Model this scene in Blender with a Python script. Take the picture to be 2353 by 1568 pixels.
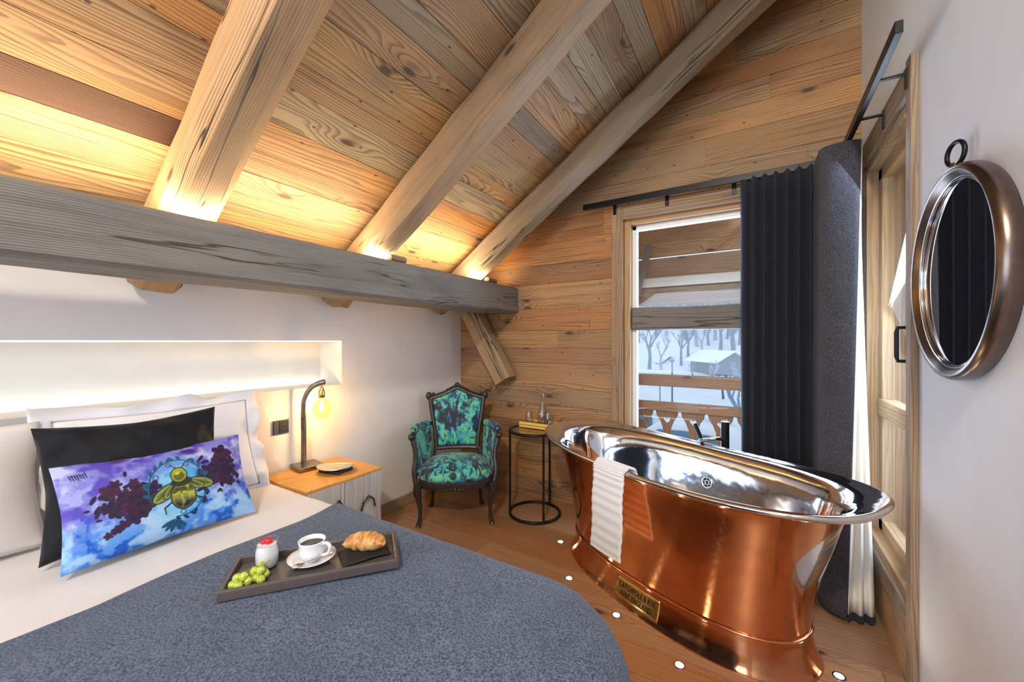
import bpy, bmesh, math, random
import numpy as np
from mathutils import Vector, Matrix, Euler
for o in list(bpy.data.objects): bpy.data.objects.remove(o)
scene = bpy.context.scene
COL = scene.collection
R = math.radians
PI = math.pi

# ------------------------------------------------------------------ camera
cam_d = bpy.data.cameras.new('camera'); cam = bpy.data.objects.new('camera', cam_d); COL.objects.link(cam)
cam_d.sensor_width = 36.0; cam_d.lens = 906.0/2353*36; cam_d.clip_start = 0.02; cam_d.clip_end = 400
cam.location = (0, 0, 1.35)
cam.rotation_euler = (R(90), 0, math.atan2(.528, .849))
scene.camera = cam

# ------------------------------------------------------------------ world, lights, exposure
scene.view_settings.view_transform = 'Standard'; scene.view_settings.look = 'None'
scene.view_settings.gamma = 1.0; scene.view_settings.use_curve_mapping = False
scene.view_settings.exposure = 0.0
w = bpy.data.worlds.new('world'); scene.world = w; w.use_nodes = True
w.node_tree.nodes['Background'].inputs[0].default_value = (0.74, 0.86, 1.0, 1)
w.node_tree.nodes['Background'].inputs[1].default_value = 1.1

def area(name, loc, target, sx, sy, power, color, spread=180):
    d = bpy.data.lights.new(name, 'AREA'); d.shape = 'RECTANGLE'; d.size = sx; d.size_y = sy
    d.energy = power; d.color = color; d.spread = R(spread)
    o = bpy.data.objects.new(name, d); COL.objects.link(o); o.location = loc
    o.rotation_euler = (Vector(target)-Vector(loc)).to_track_quat('-Z', 'Y').to_euler()
    return o
def point(name, loc, power, color, r=.02, parent=None):
    d = bpy.data.lights.new(name, 'POINT'); d.energy = power; d.color = color; d.shadow_soft_size = r
    o = bpy.data.objects.new(name, d); COL.objects.link(o); o.location = loc
    if parent: o.parent = parent
    return o
WARM = (1.0, .79, .50); DAY = (.62, .78, 1.0); NEUT = (1.0, .93, .84)
area('daylight_window', (-.35, 3.45, 1.4), (-.35, 0, 1.0), 1.1, 1.9, 60, DAY)
area('daylight_side_window', (.85, 2.5, 1.4), (-.6, 1.6, .6), .8, 1.9, 35, DAY)
area('rear_fill', (-1.0, -2.05, 1.5), (-.6, 3, .7), 2.4, 1.6, 55, (.66, .80, 1.0))  # broad cool fill added behind the camera, in the rear wall's opening
area('high_key', (.05, -1.3, 3.42), (-1.1, 3, .9), .32, .32, 120, (1, .91, .78))  # warm key light added under the ceiling, placed to throw the rafter shadow
area('beam_led', (-1.94, 0.6, 1.846), (-1.8, 0.6, 3.0), .02, 4.6, 44, WARM).rotation_euler = (R(180), R(-4), 0)
area('niche_led_top', (-2.50, .25, 1.343), (-2.62, .25, 1.0), .02, 2.86, .55, (1, .90, .72)).rotation_euler = (0, R(25), 0)
area('niche_led_bottom', (-2.70, .25, 1.062), (-2.62, .25, 1.4), .02, 2.86, .55, (1, .90, .72)).rotation_euler = (R(180), R(0), 0)

# ------------------------------------------------------------------ node helper
class G:
    def __init__(s, name):
        s.m = bpy.data.materials.new(name); s.m.use_nodes = True
        s.t = s.m.node_tree; s.n = s.t.nodes; s.n.clear()
        s.out = s.n.new('ShaderNodeOutputMaterial')
    def link(s, a, b): s.t.links.new(a, b)
    def put(s, sock, v):
        if hasattr(v, 'is_output'): s.link(v, sock)
        elif v is not None:
            if isinstance(v, (tuple, list)) and len(v) == 3 and sock.type == 'RGBA': v = (*v, 1)
            sock.default_value = v
    def node(s, t, **kw):
        n = s.n.new(t)
        for k, v in kw.items(): setattr(n, k, v)
        return n
    def math(s, op, a, b=None, c=None, clamp=False):
        n = s.node('ShaderNodeMath', operation=op, use_clamp=clamp)
        s.put(n.inputs[0], a)
        if b is not None: s.put(n.inputs[1], b)
        if c is not None: s.put(n.inputs[2], c)
        return n.outputs[0]
    def mr(s, v, a, b, c=0., d=1., smooth=True):
        n = s.node('ShaderNodeMapRange', interpolation_type='SMOOTHSTEP' if smooth else 'LINEAR')
        s.put(n.inputs[0], v)
        for i, x in enumerate((a, b, c, d)): n.inputs[i+1].default_value = x
        return n.outputs[0]
    def comb(s, x, y, z=0.):
        n = s.node('ShaderNodeCombineXYZ')
        for i, q in enumerate((x, y, z)): s.put(n.inputs[i], q)
        return n.outputs[0]
    def sep(s, v):
        n = s.node('ShaderNodeSeparateXYZ'); s.link(v, n.inputs[0]); return n.outputs
    def noise(s, vec, scale=1., detail=3., rough=.5, dist=0.):
        n = s.node('ShaderNodeTexNoise'); s.link(vec, n.inputs['Vector'])
        n.inputs['Scale'].default_value = scale; n.inputs['Detail'].default_value = detail
        n.inputs['Roughness'].default_value = rough; n.inputs['Distortion'].default_value = dist
        return n.outputs['Fac']
    def vor(s, vec, scale=1., feature='F1', rnd=1., dim='3D'):
        n = s.node('ShaderNodeTexVoronoi', feature=feature, voronoi_dimensions=dim); s.link(vec, n.inputs['Vector'])
        n.inputs['Scale'].default_value = scale; n.inputs['Randomness'].default_value = rnd
        return n.outputs
    def mix(s, f, a, b, mode='MIX'):
        n = s.node('ShaderNodeMix', data_type='RGBA', blend_type=mode)
        s.put(n.inputs[0], f); s.put(n.inputs[6], a); s.put(n.inputs[7], b); return n.outputs[2]
    def ramp(s, f, stops, interp='LINEAR'):
        n = s.node('ShaderNodeValToRGB'); s.put(n.inputs[0], f); r = n.color_ramp; r.interpolation = interp
        while len(r.elements) < len(stops): r.elements.new(.5)
        for e, (p, c) in zip(r.elements, stops): e.position = p; e.color = (*c, 1)
        return n.outputs[0]
    def obj(s): return s.node('ShaderNodeTexCoord').outputs['Object']
    def uv(s): return s.node('ShaderNodeTexCoord').outputs['UV']
    def attr(s, name): return s.node('ShaderNodeAttribute', attribute_name=name).outputs
    def bump(s, h, strength=.3, dist=.002):
        n = s.node('ShaderNodeBump'); s.put(n.inputs['Height'], h)
        n.inputs['Strength'].default_value = strength; n.inputs['Distance'].default_value = dist
        return n.outputs[0]
    def bsdf(s, color, rough=.5, metal=0., normal=None, **kw):
        n = s.node('ShaderNodeBsdfPrincipled'); s.put(n.inputs['Base Color'], color)
        s.put(n.inputs['Roughness'], rough); s.put(n.inputs['Metallic'], metal)
        if normal is not None: s.link(normal, n.inputs['Normal'])
        for k, v in kw.items(): s.put(n.inputs[k], v)
        s.link(n.outputs[0], s.out.inputs[0]); return s.m

def plain(name, col, rough=.5, metal=0., bump=0., bscale=60, var=.08, **kw):
    g = G(name); o = g.obj(); n = g.noise(o, bscale, 4)
    c = g.mix(g.mr(n, .3, .7), tuple(x*(1-var) for x in col), tuple(min(1, x*(1+var)) for x in col))
    return g.bsdf(c, rough, metal, g.bump(n, bump, .003) if bump else None, **kw)

def wood(name, tones, rings=7., lin=24., vsc=5., grain=.35, grey=.0, greycol=(.27, .25, .21), knots=.6, cracks=0., rough=.62, bump=.35, dark=(.10, .045, .018), sat=1., blot=.25, coat=0., nails=False):
    g = G(name); uv = g.sep(g.uv()); pc = g.sep(g.attr('pc')[1])
    u = g.math('MULTIPLY_ADD', pc[1], 37., uv[0]); v = g.math('MULTIPLY_ADD', pc[2], 23., uv[1])
    z = g.math('MULTIPLY', pc[0], 9.)
    P = g.comb(u, v, z)
    # knots
    kv = g.comb(g.math('MULTIPLY', u, 1.6), g.math('MULTIPLY', v, 4.2), z)
    vo = g.vor(kv, 1., dim='2D'); kd = vo['Distance']; kc = g.sep(vo['Color'])
    has = g.math('GREATER_THAN', kc[0], 1-knots*.55)
    bulge = g.math('MULTIPLY', g.mr(kd, .0, .38, 1., 0.), has)
    core = g.math('MULTIPLY', g.mr(kd, .03, .085, 1., 0.), has)
    # growth rings from stretched noise
    n1 = g.noise(g.comb(g.math('MULTIPLY', u, .55), g.math('MULTIPLY', v, vsc), z), 1., 2., .45, .3)
    n2 = g.noise(g.comb(g.math('MULTIPLY', u, 3.), g.math('MULTIPLY', v, vsc*3), z), 1., 2., .5)
    f = g.math('ADD', g.math('MULTIPLY', n1, rings*.8), g.math('MULTIPLY', n2, .45))
    f = g.math('ADD', f, g.math('MULTIPLY', v, lin))
    f = g.math('ADD', f, g.math('MULTIPLY', bulge, 1.6))
    fr = g.math('FRACT', g.math('MULTIPLY', f, 2.2))
    line = g.math('MULTIPLY', g.mr(fr, .35, .9), g.mr(fr, .93, 1., 1., 0.))
    fib = g.noise(g.comb(g.math('MULTIPLY', u, 5.), g.math('MULTIPLY', v, 240.), z), 1., 3., .6)
    fib2 = g.noise(g.comb(g.math('MULTIPLY', u, 1.4), g.math('MULTIPLY', v, 50.), z), 1., 3., .6)
    blo = g.noise(g.comb(g.math('MULTIPLY', u, 1.3), g.math('MULTIPLY', v, 4.), z), 1., 4., .6)
    k = len(tones)
    base = g.ramp(pc[0], [((i+.5)/k, c) for i, c in enumerate(tones if k > 1 else tones*2)])
    if grey: 
        if k > 2: grey = g.mr(pc[0], .10, .25, 0., grey)
        gm = g.math('MULTIPLY', g.mr(g.math('ADD', blo, g.math('MULTIPLY', pc[2], .35)), .45, .8), grey)
        base = g.mix(gm, base, greycol)
    d1 = g.math('MULTIPLY', line, grain)
    d1 = g.math('ADD', d1, g.math('MULTIPLY', g.mr(fib2, .48, .72), grain*.7))
    d1 = g.math('ADD', d1, g.math('MULTIPLY', g.math('SUBTRACT', fib, .5), .6))
    d1 = g.math('ADD', d1, g.math('MULTIPLY', g.mr(blo, .48, .8), blot))
    d1 = g.math('ADD', d1, g.math('MULTIPLY', bulge, .25))
    c = g.mix(g.math('MAXIMUM', d1, 0., clamp=True), base, dark)
    c = g.mix(g.math('MULTIPLY', core, .85), c, (.045, .02, .01))
    if nails:
        nv = g.vor(g.comb(g.math('MULTIPLY', u, 5.), g.math('MULTIPLY', v, 9.), 0.), 1., dim='2D')
        nm = g.math('MULTIPLY', g.mr(nv['Distance'], .03, .06, 1., 0.), g.math('GREATER_THAN', g.sep(nv['Color'])[1], .72))
        c = g.mix(g.math('MULTIPLY', nm, .8), c, (.03, .015, .008))
    h = g.math('SUBTRACT', g.math('MULTIPLY', fib, .35), line)
    if cracks:
        cn = g.noise(g.comb(g.math('MULTIPLY', u, .5), g.math('MULTIPLY', v, 9.), z), 1., 3., .55)
        cr = g.mr(g.math('ABSOLUTE', g.math('SUBTRACT', cn, .56)), .0015, .012, 1., 0.)
        cm = g.mr(g.noise(g.comb(g.math('MULTIPLY', u, .9), g.math('MULTIPLY', v, 2.), z), 1., 2.), .42, .56)
        cr = g.math('MULTIPLY', cr, cm)
        c = g.mix(g.math('MULTIPLY', cr, cracks), c, (.02, .013, .008))
        h = g.math('SUBTRACT', h, g.math('MULTIPLY', cr, 4.))
    return g.bsdf(c, rough, 0., g.bump(h, bump, .0022), **({'Coat Weight': coat, 'Coat Roughness': .25} if coat else {}))

M = {}
M['ceil'] = wood('ceiling_planks', [(.075, .024, .011), (.27, .12, .05), (.54, .28, .085), (.46, .18, .035), (.42, .30, .16), (.19, .09, .04), (.64, .38, .14)], rings=10, lin=30., grain=.52, grey=.40, greycol=(.38, .31, .21), knots=.7, blot=.42, nails=True)
M['back'] = wood('wall_planks', [(.43, .19, .065), (.46, .19, .05), (.31, .14, .055), (.54, .27, .09), (.35, .20, .09)], rings=8, lin=30., vsc=4.5, grain=.50, grey=.35, greycol=(.34, .26, .17), blot=.42, knots=1.0, nails=True)
M['beam_grey'] = wood('weathered_grey_beam', [(.215, .205, .20)], rings=5, lin=55., vsc=4, grain=.34, grey=.75, blot=.5, greycol=(.22, .19, .15), knots=.3, cracks=.8, dark=(.05, .045, .042), bump=.6)
M['rafter'] = wood('rafter_timber', [(.52, .30, .14), (.43, .26, .13), (.36, .245, .14)], rings=5, lin=50., vsc=3.5, grain=.32, blot=.5, grey=.5, greycol=(.33, .26, .18), knots=.4, cracks=.95, dark=(.11, .065, .035), bump=.7)
M['trim'] = wood('trim_timber', [(.36, .22, .11), (.30, .19, .10)], rings=6, vsc=7, grain=.4, grey=.5, greycol=(.33, .28, .22), knots=.4, cracks=.4)
M['frame'] = wood('window_frame_timber', [(.50, .28, .11), (.56, .33, .14)], rings=5, vsc=6, grain=.25, grey=.3, knots=.1, greycol=(.5, .47, .42))
M['floor'] = wood('floor_planks', [(.36, .17, .07), (.42, .21, .095), (.31, .145, .06), (.46, .25, .12)], rings=8, vsc=3.2, grain=.34, grey=.2, knots=.5, rough=.36, bump=.12, dark=(.09, .035, .014), coat=.15)
M['block'] = wood('nightstand_top', [(.62, .30, .07)], rings=6, vsc=6, grain=.25, knots=.4, rough=.45, cracks=.3, dark=(.28, .10, .02))
M['block_side'] = wood('nightstand_bark_side', [(.36, .29, .20)], rings=3, lin=3., vsc=2, grain=.14, blot=.5, grey=.8, greycol=(.56, .54, .50), knots=.2, cracks=1., bump=.9, dark=(.16, .12, .09))
M['yellowwood'] = wood('tray_timber', [(.75, .46, .09)], rings=4, vsc=10, grain=.18, knots=0, dark=(.35, .18, .02))
M['darkwood'] = wood('chair_frame_timber', [(.035, .026, .022)], rings=5, vsc=12, grain=.5, knots=0, rough=.38, dark=(.008, .006, .006), bump=.2)
M['tray'] = wood('tray_grey_wood', [(.095, .075, .066)], rings=2, lin=10., vsc=8, grain=.15, knots=0, rough=.28, dark=(.05, .04, .035), bump=.03, coat=.3)
M['plaster'] = plain('white_plaster', (.76, .745, .72), .85, bump=.06, bscale=8, var=.015)
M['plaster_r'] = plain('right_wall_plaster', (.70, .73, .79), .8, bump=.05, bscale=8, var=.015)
M['skirt'] = wood('skirting_timber', [(.38, .26, .18)], rings=5, vsc=8, grain=.3, grey=.4, knots=.2)
M['black'] = plain('black_metal', (.012, .012, .014), .38, .6, var=.1)
M['bronze'] = plain('dark_bronze', (.20, .15, .125), .27, 1., var=.1, bscale=25)
M['gold'] = plain('brass', (.72, .48, .16), .25, 1.)
M['chrome'] = plain('chrome', (.75, .76, .80), .1, 1., var=.02)
M['white_china'] = plain('white_china', (.85, .85, .86), .12, var=.01, **{'Coat Weight': .6})
M['linen'] = plain('white_linen', (.73, .685, .66), .85, bump=.12, bscale=500, var=.02, **{'Sheen Weight': .2})
M['linen_cool'] = plain('white_linen_cool', (.77, .76, .79), .85, bump=.12, bscale=500, var=.02, **{'Sheen Weight': .2})
M['black_velvet'] = plain('black_velvet', (.006, .006, .008), .75, bump=.1, bscale=300, **{'Sheen Weight': .05, 'Sheen Roughness': .4, 'Specular IOR Level': .3})
M['snow'] = plain('snow', (.86, .90, .96), .7, bump=.2, bscale=.6, var=.03)
M['mirror'] = plain('mirror_glass', (.86, .88, .90), .01, 1., var=.0)
M['rubber'] = plain('black_plastic', (.02, .02, .022), .5)
M['switch'] = plain('slate_plastic', (.07, .068, .075), .4)
M['lampmetal'] = plain('lamp_bronze', (.26, .22, .18), .32, 1., var=.15)
M['yogurt'] = plain('yogurt', (.88, .87, .84), .35, var=.01)
M['coffee'] = plain('black_coffee', (.018, .007, .003), .05)
M['berry'] = plain('red_berry', (.62, .02, .03), .28, bump=.4, bscale=400, var=.2)
M['napkin'] = plain('dark_napkin', (.012, .012, .014), .7, bump=.2, bscale=200)
M['towel'] = plain('white_towel', (.83, .82, .82), .95, bump=.5, bscale=420, var=.04, **{'Sheen Weight': .3})
M['paint_white'] = plain('white_paint', (.82, .82, .80), .45, var=.01)

def wool(name, a, b, sc, sheen=.12):
    g = G(name); o = g.obj(); n = g.noise(o, sc, 4, .75); n2 = g.noise(o, 6, 3)
    c = g.mix(g.mr(n, .36, .64), a, b)
    c = g.mix(g.mr(n2, .3, .7, 0, .25), c, a)
    return g.bsdf(c, .95, 0., g.bump(n, .8, .003), **{'Sheen Weight': sheen, 'Sheen Roughness': .5})
M['throw'] = wool('heather_wool', (.018, .026, .050), (.15, .20, .30), 190)
M['curtain'] = wool('charcoal_curtain', (.007, .009, .018), (.032, .038, .066), 400, .03)
M['curtain_b'] = wool('charcoal_felt_curtain', (.012, .012, .018), (.095, .095, .118), 260, .05)
M['lining'] = plain('curtain_lining', (.78, .76, .68), .9, bump=.05, bscale=300, var=.03)

def copper():
    g = G('polished_copper'); o = g.obj()
    n = g.noise(o, 5, 4, .6); n2 = g.noise(o, 60, 3); n3 = g.noise(o, 2.5, 2)
    c = g.mix(g.mr(n, .35, .7), (.80, .37, .19), (.66, .28, .13))
    r = g.math('MULTIPLY_ADD', g.mr(n2, .3, .7), .04, .085)
    return g.bsdf(c, r, 1., g.bump(n3, .25, .01), **{'Anisotropic': .85, 'Anisotropic Rotation': .25})
M['copper'] = copper()
def nickel():
    g = G('polished_nickel'); o = g.obj(); n = g.noise(o, 4, 3)
    return g.bsdf((.72, .73, .77), .075, 1., g.bump(n, .35, .012))
M['nickel'] = nickel()
M['copper_lip'] = plain('copper_lip', (.74, .66, .60), .10, 1., var=.05)

def glass(name, tint=(1, 1, 1), solid=False, ior=1.45):
    g = G(name)
    if solid:
        return g.bsdf(tint, .0, 0., **{'Transmission Weight': 1., 'IOR': ior})
    t = g.node('ShaderNodeBsdfTransparent'); t.inputs[0].default_value = (*tint, 1)
    s = g.node('ShaderNodeBsdfGlossy'); s.inputs['Roughness'].default_value = .01
    lw = g.node('ShaderNodeLayerWeight'); lw.inputs[0].default_value = .5
    fr = g.math('MULTIPLY_ADD', g.math('POWER', lw.outputs['Facing'], 4.), .75, .04 if ior < 1.5 else .07)
    m = g.node('ShaderNodeMixShader'); g.link(fr, m.inputs[0]); g.link(t.outputs[0], m.inputs[1]); g.link(s.outputs[0], m.inputs[2])
    g.link(m.outputs[0], g.out.inputs[0]); return g.m
M['pane'] = glass('window_glass', (.97, .985, 1))
M['glass'] = glass('drinking_glass', (.93, .94, .94), ior=1.5)
M['jarglass'] = glass('jar_glass', (.96, .97, .97))
M['bulbglass'] = glass('amber_bulb_glass', (1., .80, .42))
def emit(name, col, s):
    g = G(name); e = g.node('ShaderNodeEmission'); e.inputs[0].default_value = (*col, 1); e.inputs[1].default_value = s
    g.link(e.outputs[0], g.out.inputs[0]); return g.m
def bulb():
    g = G('amber_bulb_glass'); t = g.node('ShaderNodeBsdfTransparent'); t.inputs[0].default_value = (1, .86, .55, 1)
    e = g.node('ShaderNodeEmission'); e.inputs[0].default_value = (1, .62, .20, 1); e.inputs[1].default_value = .28
    a = g.node('ShaderNodeAddShader'); g.link(t.outputs[0], a.inputs[0]); g.link(e.outputs[0], a.inputs[1]); g.link(a.outputs[0], g.out.inputs[0]); return g.m
M['bulbglass'] = bulb()
M['filament'] = emit('glowing_filament', (1, .62, .22), 60)
M['spot'] = emit('floor_led', (1., .95, .72), 45)
M['led'] = emit('led_strip', (1., .88, .66), 5)

def chairfabric():
    g = G('marbled_green_blue_velvet'); o = g.obj()
    w1 = g.noise(o, 6, 4, .6, 1.0); w2 = g.noise(o, 8, 3, .6, 1.6)
    st = g.comb(g.math('MULTIPLY', g.sep(o)[0], 15.), g.math('MULTIPLY', g.sep(o)[1], 5.), g.math('MULTIPLY', g.sep(o)[2], 5.))
    n = g.noise(st, 1., 3, .6, 1.5)
    c = g.ramp(n, [(.36, (.004, .007, .018)), (.44, (.010, .03, .10)), (.48, (.015, .14, .30)), (.52, (.03, .42, .38)), (.57, (.14, .62, .34)), (.63, (.04, .22, .13)), (.72, (.25, .66, .55))])
    c2 = g.ramp(w1, [(.40, (.003, .005, .012)), (.46, (.010, .04, .13)), (.52, (.05, .44, .46)), (.58, (.20, .62, .22)), (.64, (.010, .06, .10))])
    c = g.mix(g.mr(w2, .44, .56), c, c2)
    vo = g.vor(o, 9.5); sp = g.mr(vo['Distance'], .22, .28, 1, 0)
    sp = g.math('MULTIPLY', sp, g.math('GREATER_THAN', g.sep(vo['Color'])[0], .55))
    c = g.mix(sp, c, (.006, .012, .02))
    return g.bsdf(c, .6, 0., g.bump(w2, .1, .002), **{'Sheen Weight': .25})
M['fabric'] = chairfabric()
def attrmat(name, rough=.8):
    g = G(name); n = g.noise(g.obj(), 600, 2)
    return g.bsdf(g.attr('paint')[0], rough, 0., g.bump(n, .12, .001))
M['print'] = attrmat('printed_cushion_cover')
def croissant_m():
    g = G('croissant_crust'); o = g.obj(); n = g.noise(o, 45, 4, .6); st = g.noise(g.comb(g.math('MULTIPLY', g.sep(o)[0], 90.), g.math('MULTIPLY', g.sep(o)[1], 22.), g.math('MULTIPLY', g.sep(o)[2], 22.)), 1., 3)
    c = g.ramp(st, [(.3, (.36, .12, .025)), (.5, (.66, .30, .08)), (.72, (.84, .55, .24))])
    c = g.mix(g.mr(n, .45, .7, 0, .5), c, (.30, .10, .02))
    return g.bsdf(c, .4, 0., g.bump(st, .6, .002))
M['croissant'] = croissant_m()
M['grape'] = plain('green_grape', (.50, .58, .08), .25, bscale=120, var=.3, **{'Subsurface Weight': .3, 'Subsurface Radius': (.02, .02, .005)})
M['stem'] = plain('grape_stem', (.30, .22, .06), .7)
def leafdish():
    g = G('silver_dish'); n = g.noise(g.obj(), 60, 3)
    return g.bsdf((.62, .60, .56), .2, 1., g.bump(n, .5, .004))
M['silver'] = leafdish()
M['bark'] = plain('bare_tree_bark', (.10, .15, .24), .9, var=.3, bscale=3)
M['frost'] = plain('frosted_twigs', (.28, .36, .50), .9, var=.2, bscale=3)
M['chaletwall'] = plain('chalet_boards', (.09, .10, .14), .8, var=.2, bscale=2)
M['carpaint'] = plain('white_car_paint', (.80, .84, .90), .3, var=.01)
M['carglass'] = plain('car_window', (.08, .20, .30), .1)
M['road'] = plain('slushy_road', (.62, .68, .76), .6, var=.15, bscale=1)
M['extwood'] = wood('balcony_timber', [(.46, .25, .12), (.40, .22, .12), (.50, .30, .15)], rings=6, vsc=5, grain=.35, grey=.3, knots=.4)
M['soffit'] = wood('eave_boards', [(.60, .34, .15), (.55, .33, .17)], rings=6, vsc=5, grain=.35, grey=.15, knots=.7)
M['signred'] = plain('red_sign_paint', (.5, .06, .07), .5)

# ------------------------------------------------------------------ object helpers
def tag(o, label=None, cat=None, group=None, kind=None):
    if label: o['label'] = label
    if cat: o['category'] = cat
    if group: o['group'] = group
    if kind: o['kind'] = kind
    return o
def thing(name, label, cat, loc=(0, 0, 0), rotz=0., group=None):
    o = bpy.data.objects.new(name, None); COL.objects.link(o); o.location = loc; o.rotation_euler = (0, 0, rotz)
    o.empty_display_size = .1
    return tag(o, label, cat, group)
def dup(root, loc, rotz=None, label=None, scale=None):
    r = root.copy(); COL.objects.link(r); r.location = loc
    if rotz is not None: r.rotation_euler = (0, 0, rotz)
    if scale: r.scale = scale
    if label: r['label'] = label
    for ch in list(root.children):
        c = ch.copy(); COL.objects.link(c); c.parent = r
        for gch in list(ch.children):
            d = gch.copy(); COL.objects.link(d); d.parent = c
    return r

class MB:
    def __init__(s): s.v = []; s.f = []; s.uv = []; s.pc = []; s.mi = []; s.cur = (.5, .5, .5); s.mat = 0
    def add(s, verts, faces, uvs):
        b = len(s.v); s.v += [tuple(p) for p in verts]
        for f, u in zip(faces, uvs):
            s.f.append([b+i for i in f]); s.uv.append(u); s.pc.append(s.cur); s.mi.append(s.mat)
    def seed(s, rnd, tone=None):
        s.cur = (rnd.random() if tone is None else tone, rnd.random(), rnd.random())
    def obox(s, c, ex, ey, ez, sx, sy, sz):
        """box: centre, unit axes, full sizes; grain runs along ex"""
        c, ex, ey, ez = Vector(c), Vector(ex), Vector(ey), Vector(ez)
        P = {}
        for i in (0, 1):
            for j in (0, 1):
                for k in (0, 1):
                    P[i, j, k] = c + ex*sx*(i-.5) + ey*sy*(j-.5) + ez*sz*(k-.5)
        vs = [P[i, j, k] for i in (0, 1) for j in (0, 1) for k in (0, 1)]
        loc = [(sx*(i-.5), sy*(j-.5), sz*(k-.5)) for i in (0, 1) for j in (0, 1) for k in (0, 1)]
        F = [(0, 1, 3, 2), (4, 6, 7, 5), (0, 4, 5, 1), (2, 3, 7, 6), (0, 2, 6, 4), (1, 5, 7, 3)]
        if ex.cross(ey).dot(ez) < 0: F = [f[::-1] for f in F]
        U = []
        for n, f in enumerate(F):
            if n < 2: U.append([(loc[i][1], loc[i][2]) for i in f])
            elif n < 4: U.append([(loc[i][0], loc[i][2]+.31) for i in f])
            else: U.append([(loc[i][0], loc[i][1]) for i in f])
        s.add(vs, F, U)
    def box(s, lo, hi, along=None):
        lo, hi = Vector(lo), Vector(hi); c = (lo+hi)/2; d = hi-lo
        if along is None: along = max(range(3), key=lambda i: d[i])
        ax = [Vector((1, 0, 0)), Vector((0, 1, 0)), Vector((0, 0, 1))]
        o = [along, (along+1) % 3, (along+2) % 3]
        s.obox(c, ax[o[0]], ax[o[1]], ax[o[2]], d[o[0]], d[o[1]], d[o[2]])
    def loft(s, rings, closed=True, cap0=True, cap1=True, flip=False):
        n = len(rings[0]); m = len(rings); b = len(s.v)
        R_ = [[Vector(p) for p in r] for r in rings]
        vs = [p for r in R_ for p in r]; F = []; U = []
        per = [0.]
        for j in range(n): per.append(per[-1] + (R_[m//2][(j+1) % n]-R_[m//2][j]).length)
        ln = [0.]
        for i in range(1, m): ln.append(ln[-1] + max((R_[i][0]-R_[i-1][0]).length, (R_[i][n//2]-R_[i-1][n//2]).length))
        for i in range(m-1):
            for j in range(n if closed else n-1):
                k = (j+1) % n
                f = [i*n+j, i*n+k, (i+1)*n+k, (i+1)*n+j]; u = [(ln[i], per[j]), (ln[i], per[j+1]), (ln[i+1], per[j+1]), (ln[i+1], per[j])]
                if flip: f = f[::-1]; u = u[::-1]
                F.append(f); U.append(u)
        for on, i, rv in ((cap0, 0, True), (cap1, m-1, False)):
            if on and closed:
                f = [i*n+j for j in range(n)]; c = R_[i][0]
                e1 = (R_[i][n//4]-c).normalized() if (R_[i][n//4]-c).length > 1e-6 else Vector((1, 0, 0))
                e2 = (R_[i][n//2]-c); e2 = (e2-e1*e2.dot(e1)); e2 = e2.normalized() if e2.length > 1e-6 else Vector((0, 0, 1))
                if rv != flip: f = f[::-1]
                F.append(f); U.append([((vs[q]-c).dot(e1), (vs[q]-c).dot(e2)) for q in f])
        s.add(vs, F, U)
    def tube(s, pts, r, n=12, cap=True, up=(0, 0, 1), flat=1.):
        pts = [Vector(p) for p in pts]; rr = r if isinstance(r, (list, tuple)) else [r]*len(pts); rings = []
        prev = None
        for i, p in enumerate(pts):
            t = (pts[min(i+1, len(pts)-1)] - pts[max(i-1, 0)]).normalized()
            a = Vector(up) if prev is None else prev
            if abs(t.dot(a)) > .98: a = Vector((1, 0, 0)) if abs(t.x) < .9 else Vector((0, 1, 0))
            x = (a - t*a.dot(t)).normalized(); y = t.cross(x); prev = x
            rings.append([p + x*math.cos(2*PI*k/n)*rr[i] + y*math.sin(2*PI*k/n)*rr[i]*flat for k in range(n)])
        s.loft(rings, True, cap, cap)
    def lathe(s, prof, c=(0, 0, 0), n=32, cap0=False, cap1=False):
        c = Vector(c)
        s.loft([[c + Vector((r*math.cos(2*PI*k/n), r*math.sin(2*PI*k/n), z)) for k in range(n)] for r, z in prof], True, cap0, cap1)
    def torus(s, c, R1, r, ax=(0, 0, 1), n=40, m=10, sx=1., sy=1.):
        ax = Vector(ax).normalized(); e1 = ax.orthogonal().normalized(); e2 = ax.cross(e1); c = Vector(c)
        vs = []; F = []; U = []
        for i in range(n):
            a = 2*PI*i/n; d = e1*math.cos(a) + e2*math.sin(a)
            for j in range(m):
                b = 2*PI*j/m; vs.append(c + d*(R1 + r*sx*math.cos(b)) + ax*r*sy*math.sin(b))
        for i in range(n):
            for j in range(m):
                F.append([i*m+j, ((i+1) % n)*m+j, ((i+1) % n)*m+(j+1) % m, i*m+(j+1) % m]); U.append([(i/n, j/m)]*4)
        s.add(vs, F, U)
    def ball(s, c, r, n=16, m=10, sc=(1, 1, 1)):
        c = Vector(c)
        s.loft([[c + Vector((r*sc[0]*math.sin(PI*i/m)*math.cos(2*PI*k/n), r*sc[1]*math.sin(PI*i/m)*math.sin(2*PI*k/n), -r*sc[2]*math.cos(PI*i/m))) for k in range(n)] for i in range(0, m+1)], True, False, False)
    def grid(s, fn, nu, nv, closed_u=False, flip=False):
        vs = [fn(i/nu, j/nv) for i in range(nu + (0 if closed_u else 1)) for j in range(nv+1)]
        NU = nu if closed_u else nu+1; F = []; U = []
        for i in range(nu):
            for j in range(nv):
                k = (i+1) % NU; f = [i*(nv+1)+j, k*(nv+1)+j, k*(nv+1)+j+1, i*(nv+1)+j+1]; u = [(i/nu, j/nv), ((i+1)/nu, j/nv), ((i+1)/nu, (j+1)/nv), (i/nu, (j+1)/nv)]
                if flip: f = f[::-1]; u = u[::-1]
                F.append(f); U.append(u)
        s.add(vs, F, U)
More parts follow.
